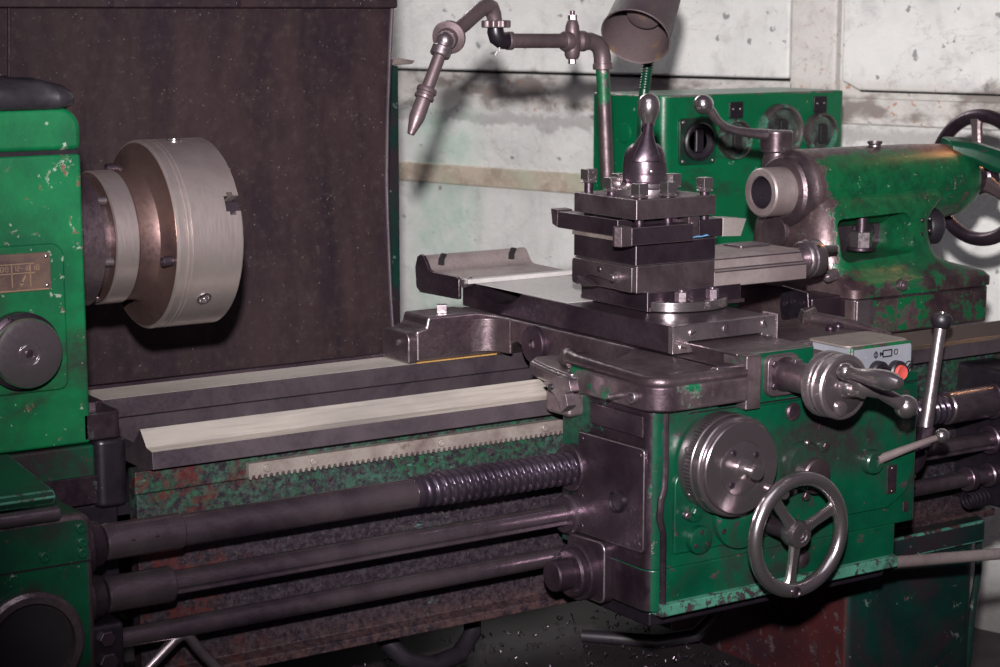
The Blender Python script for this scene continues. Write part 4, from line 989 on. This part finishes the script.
# base block sitting on the ways
MB().prism(rpoly([(1.165, -.150), (1.478, -.150), (1.478, .15), (1.165, .15)], .016), 'Z', .872, .934).build('base_block', 'tail', ts, .004, 3, 'steel_cast')
def rr(x0, x1, y0, y1, r, z, n=5):
    return [(p[0], p[1], z) for p in rpoly([(x0, y0), (x1, y0), (x1, y1), (x0, y1)], r, n)]
lv = [(1.155, 1.482, -.155, .15, .022, .936), (1.155, 1.482, -.155, .15, .022, .950), (1.158, 1.476, -.150, .145, .026, .958), (1.158, 1.455, -.138, .135, .032, .965), (1.152, 1.430, -.122, .12, .040, .973),
      (1.144, 1.412, -.112, .11, .045, .984), (1.139, 1.405, -.106, .105, .046, .998), (1.138, 1.402, -.101, .10, .046, 1.020), (1.140, 1.405, -.096, .098, .046, 1.042), (1.146, 1.42, -.090, .092, .044, 1.060), (1.154, 1.45, -.080, .085, .036, 1.080), (1.162, 1.47, -.055, .06, .030, 1.105)]
bd = MB().loft([rr(a, b, c, d, r, z) for a, b, c, d, r, z in lv]).build('body', 'tail', ts, 0, 2, None, 60)
wr = rpoly([(1.174, .988), (1.338, .996), (1.340, 1.062), (1.174, 1.058)], .014, 6)
cut(bd, [MB().prism(wr, 'Y', -.2, -.015).build('cutter', 'tail')])
MB().prism(wr, 'Y', -.022, -.014).build('window_back', 'steel_dark', ts)
bo = MB().lathe([(.020, 0), (.020, .006), (.015, .008), (.012, .006), (0, .006)], (1.30, -.022, 1.026), (0, -1, 0), 30).build('window_boss', 'black', ts)
nu = MB().hexa((1.258, -.062, 1.0055), (0, 0, 1), .0185, .026, .001).build('clamp_nut', 'steel', ts)
MB().cyl((1.258, -.062, 1.030), (1.258, -.062, 1.056), .0098, .001, 20).build('clamp_stud', 'steel_dark', nu)
MB().cyl((1.258, -.062, 1.000), (1.258, -.062, 1.0058), .024, .001, 28).build('clamp_washer', 'steel_dark', nu)
# barrel
MB().lathe([(.040, 0), (.0545, .0), (.0585, .004), (.0595, .010), (.0620, .018), (.0665, .024), (.0675, .032), (.0675, .20), (.0665, .30), (.0640, .376), (.0600, .403), (.0530, .416), (.030, .416)], (1.134, 0, 1.1), (1, 0, 0), 72).build('barrel', 'tail', ts)
MB().lathe([(.044, -.002), (.0545, -.0005), (.0592, .004), (.0602, .010), (.0625, .0175), (.0655, .0225)], (1.1335, 0, 1.1), (1, 0, 0), 72, cap=False).build('barrel_mouth', 'steel_cast', ts)
MB().prism(rpoly([(-.068, 1.09), (.068, 1.09), (.060, 1.05), (.085, 1.03), (-.085, 1.03), (-.060, 1.05)], 0), 'X', 1.175, 1.40).build('neck', 'green_tail', ts, .006) if False else None
ql = MB().lathe([(.0270, .10), (.0260, .006), (.0275, .0005), (.0375, 0), (.0400, .0025), (.0405, .006), (.0405, .09)], (1.088, 0, 1.1), (1, 0, 0), 64, cap=False).build('quill', 'guard', ts)
MB().lathe([(.0258, -.0755), (.0235, .0), (0, .0)], (1.166, 0, 1.1), (1, 0, 0), 40, cap=False).build('dark_bore_sleeve', 'screw', ql)  # added dark sleeve: shade inside the bore put into the colour
# oil cup on the barrel top
MB().lathe([(.0125, -.006), (.0125, .001), (.0105, .003), (.0102, .010), (.0125, .0125), (.0128, .0160), (.0115, .0160), (.0105, .012), (0, .012)], (1.338, -.005, 1.159), (0, 0, 1), 30).build('oil_cup', 'steel', ts)
# clamp lever
bsx, bsy = 1.162, .045
MB().lathe([(.024, -.06), (.024, .0), (.0225, .003), (.0215, .012)], (bsx, bsy, 1.150), (0, 0, 1), 32).build('lever_boss', 'steel_cast', ts)
lvr = MB().prism(rpoly([(bsx-.026, bsy-.024), (bsx+.024, bsy-.024), (bsx+.024, bsy+.024), (bsx-.026, bsy+.024)], .018), 'Z', 1.160, 1.197).build('lever_head', 'patch', ts, .004, 3, 'steel')
MB().tube([(bsx-.005, bsy, 1.186), (1.145, .048, 1.1900), (1.11, .052, 1.1935), (1.08, .055, 1.1985), (1.058, .057, 1.205), (1.042, .059, 1.217), (1.032, .060, 1.229), (1.022, .061, 1.240)], [.015, .012, .0100, .0088, .0085, .0088, .0100, .011], 18, (1, .8)).build('clamp_lever', 'steel', lvr)
MB().sphere((1.016, .062, 1.243), .0165, (-1, 0, .5), 1.05).build('lever_ball', 'steel_bright', lvr)
MB().box(bsx-.006, bsx+.006, bsy-.0255, bsy-.023, 1.165, 1.170).build('head_key', 'steel', lvr)
# left foot, lug disc with four holes, corner bosses, bolts
MB().lathe([(.024, 0), (.024, .030), (.021, .034), (0, .034)], (1.175, -.075, 1.045), (-1, .15, 0), 30).build('side_boss', 'steel_cast', ts) if False else None
MB().lathe([(.030, 0), (.030, .055), (.027, .06), (0, .06)], (1.19, .02, 1.035), (-1, -.1, -.05), 32).build('clamp_sleeve', 'steel_cast', ts)
dsc = MB().prism(rpoly([(-.122, .950), (-.060, .954), (-.056, .920), (-.066, .895), (-.09, .885), (-.114, .895), (-.126, .920)], [.004, .004, .02, .02, .02, .02, .02]), 'X', 1.085, 1.093).build('way_wiper', 'black', ts, .0015, 2, 'steel_cast')
for (y, z) in ((-.110, .932), (-.088, .931), (-.070, .926), (-.090, .903)): MB().lathe([(.0052, 0), (.0052, .0015), (.0025, .0012), (0, 0)], (1.085, y, z), (-1, 0, 0), 16).build('wiper_screw', 'steel_dark', dsc)
MB().box(1.092, 1.168, -.125, -.055, .884, .940).build('wiper_block', 'steel_dark', ts, .004)
MB().cyl((1.118, -.148, .9365), (1.150, -.150, .955), .009, .001, 22).build('adjusting_screw', 'steel', ts) if False else None
ads = MB().lathe([(.0095, 0), (.0095, .020), (.0085, .0215), (.0045, .0215), (.004, .015), (0, .015)], (1.150, -.115, .9735), (-1, -.2, -.1), 24).build('adjusting_screw', 'steel', ts)
socket_screw(ts, (1.255, -.155, .9535), (0, -1, 0), .0095, .012, 'steel', 'set_over_screw')
MB().box(1.162, 1.20, -.1555, -.149, .880, .934).build('scale_block', 'steel', ts, .006, 3)
m = MB(); 
for i in range(22):
    x = 1.225+i*.0058+random.uniform(-.002, .002); m.sphere((x, -.1535, .9345+random.uniform(-.001, .001)), random.uniform(.0012, .0024), (0, 0, 1), 1, 8, 5)
o = m.build('oil_grit', 'chips', ts); o['kind'] = 'stuff'
for (x, z) in ((1.362, 1.047), (1.360, 1.023), (1.395, 1.046), (1.395, 1.026)): MB().sphere((x, -.0985 if x < 1.38 else -.085, z), .0042, (0, -1, 0), .6, 12, 6).build('body_screw', 'steel_dark', ts)
MB().lathe([(.029, 0), (.031, .004), (.031, .022), (.026, .028), (0, .028)], (1.42, -.045, 1.028), (1, -.25, 0), 30).build('rear_bolt_head', 'rubber', ts)
# handwheel at the rear
wx = 1.605
tw = MB().torus((wx, 0, 1.1), (1, 0, 0), .110, .0125, 80, 16).build('handwheel_rim', 'steel_dark', ts)
MB().lathe([(.026, -.062), (.026, -.01), (.030, -.006), (.030, .016), (.024, .022), (0, .022)], (wx, 0, 1.1), (1, 0, 0), 36).build('wheel_hub', 'steel_dark', tw)
for a in (math.radians(96), math.radians(216), math.radians(336)):
    d = V((0, -math.cos(a), math.sin(a))); e = V((0, math.sin(a), math.cos(a))); c = V((wx-.004, 0, 1.1)); rg = []
    for s, w, t in ((.018, .0165, .009), (.05, .0110, .007), (.09, .0105, .0065), (.106, .0145, .0075)):
        rg.append([c+d*s+e*w*q1+V((1, 0, 0))*t*q2 for q1, q2 in ((-1, -.4), (-.6, -1), (.6, -1), (1, -.4), (1, .4), (.6, 1), (-.6, 1), (-1, .4))])
    MB().loft(rg).build('spoke', 'brown_pipe', tw, .001)
# green quill bracket arm running past the barrel end
arm = MB(); rg = []
for (x, y, z, w, h) in ((1.505, -.010, 1.162, .020, .012), (1.535, -.028, 1.155, .026, .017), (1.565, -.050, 1.141, .024, .020), (1.62, -.085, 1.121, .019, .019), (1.68, -.125, 1.098, .015, .016), (1.72, -.152, 1.084, .010, .010)):
    rg.append([(x+a*.3*w, y+a*w, z+b*h+a*.25*w) for a, b in ((-1, -.5), (-.6, -1), (.6, -1), (1, -.5), (1, .5), (.6, 1), (-.6, 1), (-1, .5))])
arm.loft(rg).build('quill_lock_arm', 'green_gear', ts, .004, 3)

# ------------------------------------------------------------------ electrical cabinet behind the lathe
ec = thing('electrical_cabinet', 'green painted cabinet with round gauges standing behind the tool post and tailstock', 'cabinet', (1.5, .65, 0))
EY = .50
pts = rpoly([(1.278, EY), (1.748, EY), (1.748, EY+.20), (1.262, EY+.20), (1.264, EY+.10)], [.030, .012, .01, .004, .0], 8)
MB().prism(pts, 'Z', .55, 1.235).build('case', 'green_cab', ec, .005, 3, 'edge')
MB().box(1.285, 1.73, EY+.02, EY+.19, 0, .55).build('stand', 'green_gear', ec, .004)
def gauge(name, x, z, R, plate=False):
    if plate:
        pb = MB().prism(rpoly([(x-R*1.12, z-R*1.12), (x+R*1.12, z-R*1.12), (x+R*1.12, z+R*1.12), (x-R*1.12, z+R*1.12)], R*.2), 'Y', EY-.005, EY).build('socket_plate', 'green_gear', ec, .001)
        for sx in (-1, 1):
            for sz in (-1, 1): MB().sphere((x+sx*R*.93, EY-.0055, z+sz*R*.93), .004, (0, -1, 0), .6, 10, 6).build('plate_screw', 'steel', pb)
        ho = MB().lathe([(R*.93, 0), (R*.93, .008), (R*.86, .010), (R*.80, .004), (R*.3, -.004), (0, -.004)], (x, EY-.005, z), (0, -1, 0), 44).build(name, 'rubber', ec)
        MB().box(x-.010, x+.010, EY-.012, EY-.002, z-.022, z+.024).build('plug_pin', 'black', ho, .004)
        MB().sphere((x, EY-.006, z), .010, (0, -1, 0), .6).build('plug_centre', 'brown_pipe', ho)
        return
    gm = MB().lathe([(R*1.0, 0), (R*1.0, .010), (R*.95, .016), (R*.86, .017), (R*.80, .012), (R*.80, .006)], (x, EY, z), (0, -1, 0), 52).build(name, 'gauge', ec)
    MB().lathe([(R*.82, 0), (R*.82, .006), (0, .007)], (x, EY, z), (0, -1, 0), 44).build('gauge_face', 'gauge_face', gm)
    MB().prism(rpoly([(x-.007, z-R*.55), (x+.013, z-R*.55), (x+.013, z+R*.45), (x-.007, z+R*.45)], .008), 'Y', EY-.014, EY-.005).build('gauge_needle', 'dark_hole', gm, .002)
gauge('socket', 1.362, 1.146, .040, True)
gauge('gauge', 1.453, 1.147, .040); gauge('gauge', 1.572, 1.158, .055); gauge('gauge', 1.678, 1.152, .041)
for x, z in ((1.459, 1.203), (1.679, 1.2085)):
    lb = MB().prism(rpoly([(x-.017, z-.016), (x+.017, z-.016), (x+.017, z+.016), (x-.017, z+.016)], .002), 'Y', EY-.0035, EY).build('tag_plate', 'black', ec, .0008)
    for dx_ in (-.009, .009): MB().sphere((x+dx_, EY-.004, z+.002), .0028, (0, -1, 0), .6, 10, 6).build('tag_rivet', 'steel', lb)
kd = MB().lathe([(.020, 0), (.018, .004), (.010, .005), (0, .005)], (1.2645, EY+.10, 1.160), (-1, -.1, 0), 28).build('side_button', 'green_cab', ec)

# ------------------------------------------------------------------ coolant pipe
py = .20
pi = thing('coolant_pipe', 'jointed coolant pipe with nozzle rising behind the tool post', 'coolant pipe', (.935, .20, .93))
MB().tube([(.936, py, .86), (.934, py, .95), (.926, py, 1.10), (.913, py, 1.305)], .0115, 20).build('riser', 'pipe_green', pi)
MB().ring((.9135, py, 1.298), (.9130, py, 1.308), .0165, .011, .001, 28).build('elbow_collar', 'brown_pipe', pi)
MB().tube([(.9130, py, 1.303), (.9125, py, 1.318), (.909, py, 1.331), (.900, py, 1.3405), (.888, py, 1.344), (.872, py, 1.3445)], .0145, 20).build('elbow', 'brown_pipe', pi)
vb = MB().lathe([(.015, 0), (.017, .004), (.017, .014), (.0125, .018), (.0125, .028), (.017, .032), (.017, .042), (.015, .046)], (.878, py, 1.3445), (-1, 0, 0), 28).build('valve_union', 'brown_pipe', pi)
MB().lathe([(.0095, -.030), (.0125, -.024), (.0135, -.012), (.0125, .012), (.011, .024), (.0085, .032), (.007, .034)], (.851, py, 1.3455), (0, 0, 1), 24).build('valve_body', 'brown_pipe', pi)
MB().hexa((.851, py, 1.3785), (0, 0, 1), .0075, .009).build('valve_nut', 'steel', pi)
MB().cyl((.851, py, 1.386), (.851, py, 1.394), .004, .0006, 12).build('valve_stem', 'steel_dark', pi)
MB().hexa((.851, py, 1.3155), (0, 0, -1), .0065, .008).build('valve_bottom_nut', 'steel', pi)
MB().cyl((.836, py, 1.3453), (.720, py, 1.3463), .0118, .0005, 22).build('horizontal_pipe', 'brown_pipe', pi)
MB().ring((.732, py, 1.3462), (.722, py, 1.3463), .0148, .0115, .001, 26).build('pipe_collar', 'brown_pipe', pi)
MB().tube([(.725, py, 1.3463), (.712, py, 1.347), (.7035, py, 1.352), (.7005, py, 1.361), (.700, py, 1.368)], [.0138, .0140, .0140, .0135, .0125], 20).build('lower_elbow', 'black', pi)
vw = []
for i in range(48):
    a = 2*PI*i/48; r = .0215+.0028*math.cos(a*8); vw.append((.7015+r*math.cos(a), py+r*math.sin(a)))
MB().prism(vw, 'Z', 1.367, 1.379).build('valve_wheel', 'brown_pipe', pi, .002)
MB().tube([(.700, py, 1.376), (.697, py, 1.388), (.692, py, 1.398), (.682, py-.003, 1.4015), (.666, py-.010, 1.396), (.642, py-.022, 1.384), (.620, py-.034, 1.3735), (.592, py-.047, 1.3605)], [.0115, .0125, .0135, .0135, .0125, .0120, .0120, .0120], 20).build('upper_arm', 'brown_pipe', pi)
ax = V((-.62, -.58, -.18)).normalized(); jc = V((.583, .150, 1.3545))
MB().lathe([(.010, 0), (.0255, .001), (.0265, .004), (.0255, .008), (.016, .0095), (.0165, .018), (.015, .024)], jc, ax, 36).build('joint_flange', 'brown_pipe', pi)
jb = jc+ax*.028
MB().sphere(jb, .0135, (0, 0, 1)).build('joint_ball', 'steel', pi)
nd = V((-.42, -.03, -.90)).normalized()
MB().tube([jb, jb+nd*.012], .0125, 20).build('joint_elbow', 'steel', pi)
MB().ring(jb+nd*.010, jb+nd*.026, .0158, .0095, .002, 28).build('nozzle_clamp', 'steel', pi)
MB().cyl(jb+nd*.022, jb+nd*.083, .0098, .0005, 22).build('nozzle_tube', 'brown_pipe', pi)
MB().lathe([(.0145, 0), (.0158, .002), (.0158, .007), (.0140, .0085), (.0140, .0125), (.0155, .014), (.0150, .018), (.0125, .019)], jb+nd*.078, nd, 28).build('nozzle_collar', 'brown_pipe', pi)
MB().lathe([(.0118, 0), (.0122, .028), (.0115, .034), (.0055, .058), (.0035, .058), (.003, .05)], jb+nd*.096, nd, 28).build('nozzle_tip', 'brown_pipe', pi)
MB().tube([(.700, py-.012, 1.336), (.698, py-.014, 1.329), (.694, py-.015, 1.330), (.690, py-.014, 1.3235)], .0014, 6).build('twine', 'plate', pi)

# ------------------------------------------------------------------ work lamp
wl = thing('work_lamp', 'brown conical lamp shade on a green stem above the tool post', 'lamp', (1.03, .25, .9))
bx = V((.63, .42, .64)).normalized(); rc = V((.942, .15, 1.351))
MB().lathe([(.0575, 0), (.0585, .0015), (.0580, .004), (.0565, .006), (.0520, .07), (.0480, .13), (.045, .145), (.030, .158), (.022, .16), (.022, .19), (0, .19), (0, .156), (.028, .154), (.043, .143), (.0460, .13), (.0500, .07), (.0548, .006), (.0560, .001), (.0575, 0)], rc, bx, 64, cap=False).build('lamp_shade', 'shade', wl)
MB().lathe([(0, .046), (.014, .047), (.0285, .054), (.0330, .066), (.0330, .078), (.025, .10), (.016, .12), (.016, .153)], rc, bx, 36).build('bulb_socket', 'shade', wl)
tp_ = rc+bx*.185
MB().tube([(1.028, .25, .76), (1.03, .25, 1.10), (1.037, .25, 1.24), (1.047, .25, 1.31), (1.075, .262, 1.40), (1.095, .268, 1.455), (1.090, .255, 1.482), (tp_.x, tp_.y, tp_.z)], .0085, 14).build('stem', 'green_gear', wl)
m = MB()
for i in range(26): m.torus((1.0405+i*.00035*2, .25, 1.262+i*.0045), (.15, 0, 1), .0085, .0017, 16, 6)
m.build('flexible_sleeve', 'green_gear', wl)
MB().box(1.0, 1.06, .162, .28, .74, .78).build('stem_bracket', 'steel_dark', wl, .003)

# ------------------------------------------------------------------ under the bed: chip pan, chips, hoses, hook
pan = thing('chip_pan', 'dark oily sheet-metal chip pan under the lathe bed', 'chip pan', (.5, -.02, .40))
MB().box(-.11, .88, -.30, .30, .395, .405).build('pan_floor', 'pan', pan)
MB().prism([(.295, .40), (.300, .40), (.332, .56), (.327, .56)], 'X', -.11, .88).build('pan_back', 'pan', pan, .002)
m = MB()
for i in range(420):
    x = random.uniform(.22, .86); y = random.uniform(-.28, .08); z = .407+random.random()*.022*max(0, 1-abs(x-.58)/.4)
    r = random.uniform(.0015, .004); L = random.uniform(.003, .010); a = random.random()*6.28; t0 = random.random()*6
    ax_ = V((math.cos(a), math.sin(a), random.uniform(-.3, .8))); u, v, w = frame(ax_)
    pts = [V((x, y, z))+w*L*k/5+(u*math.cos(t0+k*1.1)+v*math.sin(t0+k*1.1))*r for k in range(6)]
    m.tube(pts, .0011, 4, (1, .4))
o = m.build('swarf', 'chips', None); tag(o, 'heap of curled dark steel chips in the pan under the bed', 'metal chips', None, 'stuff')
o = MB().tube([(.24, -.10, .60), (.262, -.15, .556), (.30, -.17, .505), (.345, -.17, .485), (.40, -.16, .487), (.436, -.14, .508), (.452, -.11, .56), (.455, -.08, .60)], .013, 14).build('coolant_hose', 'rubber', None)
tag(o, 'black rubber hose hanging in a loop under the middle of the bed', 'hose')
o = MB().tube([(.91, -.16, .60), (.895, -.17, .53), (.872, -.17, .47), (.845, -.150, .432), (.800, -.11, .419), (.72, -.02, .418)], .011, 14).build('coolant_hose', 'rubber', None)
tag(o, 'black ribbed hose dropping behind the apron into the pan', 'hose')
hk = MB()
hk.tube([(-.20, -.30, .56), (-.135, -.30, .610), (-.098, -.30, .640), (-.088, -.30, .645), (-.079, -.30, .642), (-.068, -.30, .626), (-.038, -.30, .588), (-.025, -.30, .575), (.0, -.30, .575)], .0068, 14)
o = hk.build('bent_handle', 'steel', None); tag(o, 'bent round steel bar handle at the bottom below the shafts near the gearbox', 'handle')

# ------------------------------------------------------------------ camera
cam = bpy.data.cameras.new('camera'); co = bpy.data.objects.new('camera', cam); C.objects.link(co)
co.location = (-1.013, -2.392, 1.394); co.rotation_euler = (math.radians(80.5), 0, math.radians(-33.6))
cam.sensor_width = 36; cam.lens = 36*1930/1000; cam.clip_start = .05
cam.dof.use_dof = True; cam.dof.focus_distance = 2.7; cam.dof.aperture_fstop = 11
sc = bpy.context.scene; sc.camera = co

# ------------------------------------------------------------------ light
def light(kind, name, loc, target, energy, col=(1, 1, 1), **kw):
    L = bpy.data.lights.new(name, kind); L.energy = energy; L.color = col
    for k, v in kw.items(): setattr(L, k, v)
    o = bpy.data.objects.new(name, L); C.objects.link(o); o.location = loc
    d = V(target)-V(loc); o.rotation_euler = d.to_track_quat('-Z', 'Y').to_euler(); return o
light('SPOT', 'flash', (-1.02, -2.38, 1.615), (.92, .14, 1.28), 880, (1, .96, .95), spot_size=math.radians(52), spot_blend=1., shadow_soft_size=.03)
light('AREA', 'added_soft_fill', (-.6, -1.6, 3.0), (.6, 0, 1), 14, (.93, .95, 1), shape='RECTANGLE', size=2.2, size_y=1.2)  # added fill from above the camera side, for soft highlights on the metal
light('AREA', 'added_back_fill', (1.2, 2.6, 2.7), (.6, 0, .9), 34, (1, .98, .95), shape='RECTANGLE', size=1.6, size_y=.9)  # added fill from behind, brightens the ways and other top faces
light('SPOT', 'warm_bulb', (2.35, .10, 1.75), (1.52, -.02, 1.10), 14, (1, .50, .20), spot_size=math.radians(24), spot_blend=.5, shadow_soft_size=.05)
w = bpy.data.worlds.new('world'); sc.world = w; w.use_nodes = True
bg = w.node_tree.nodes['Background']; bg.inputs[0].default_value = (.56, .24, .62, 1); bg.inputs[1].default_value = .055

sc.view_settings.view_transform = 'Standard'; sc.view_settings.look = 'None'
sc.view_settings.exposure = 0; sc.view_settings.gamma = 1; sc.view_settings.use_curve_mapping = False
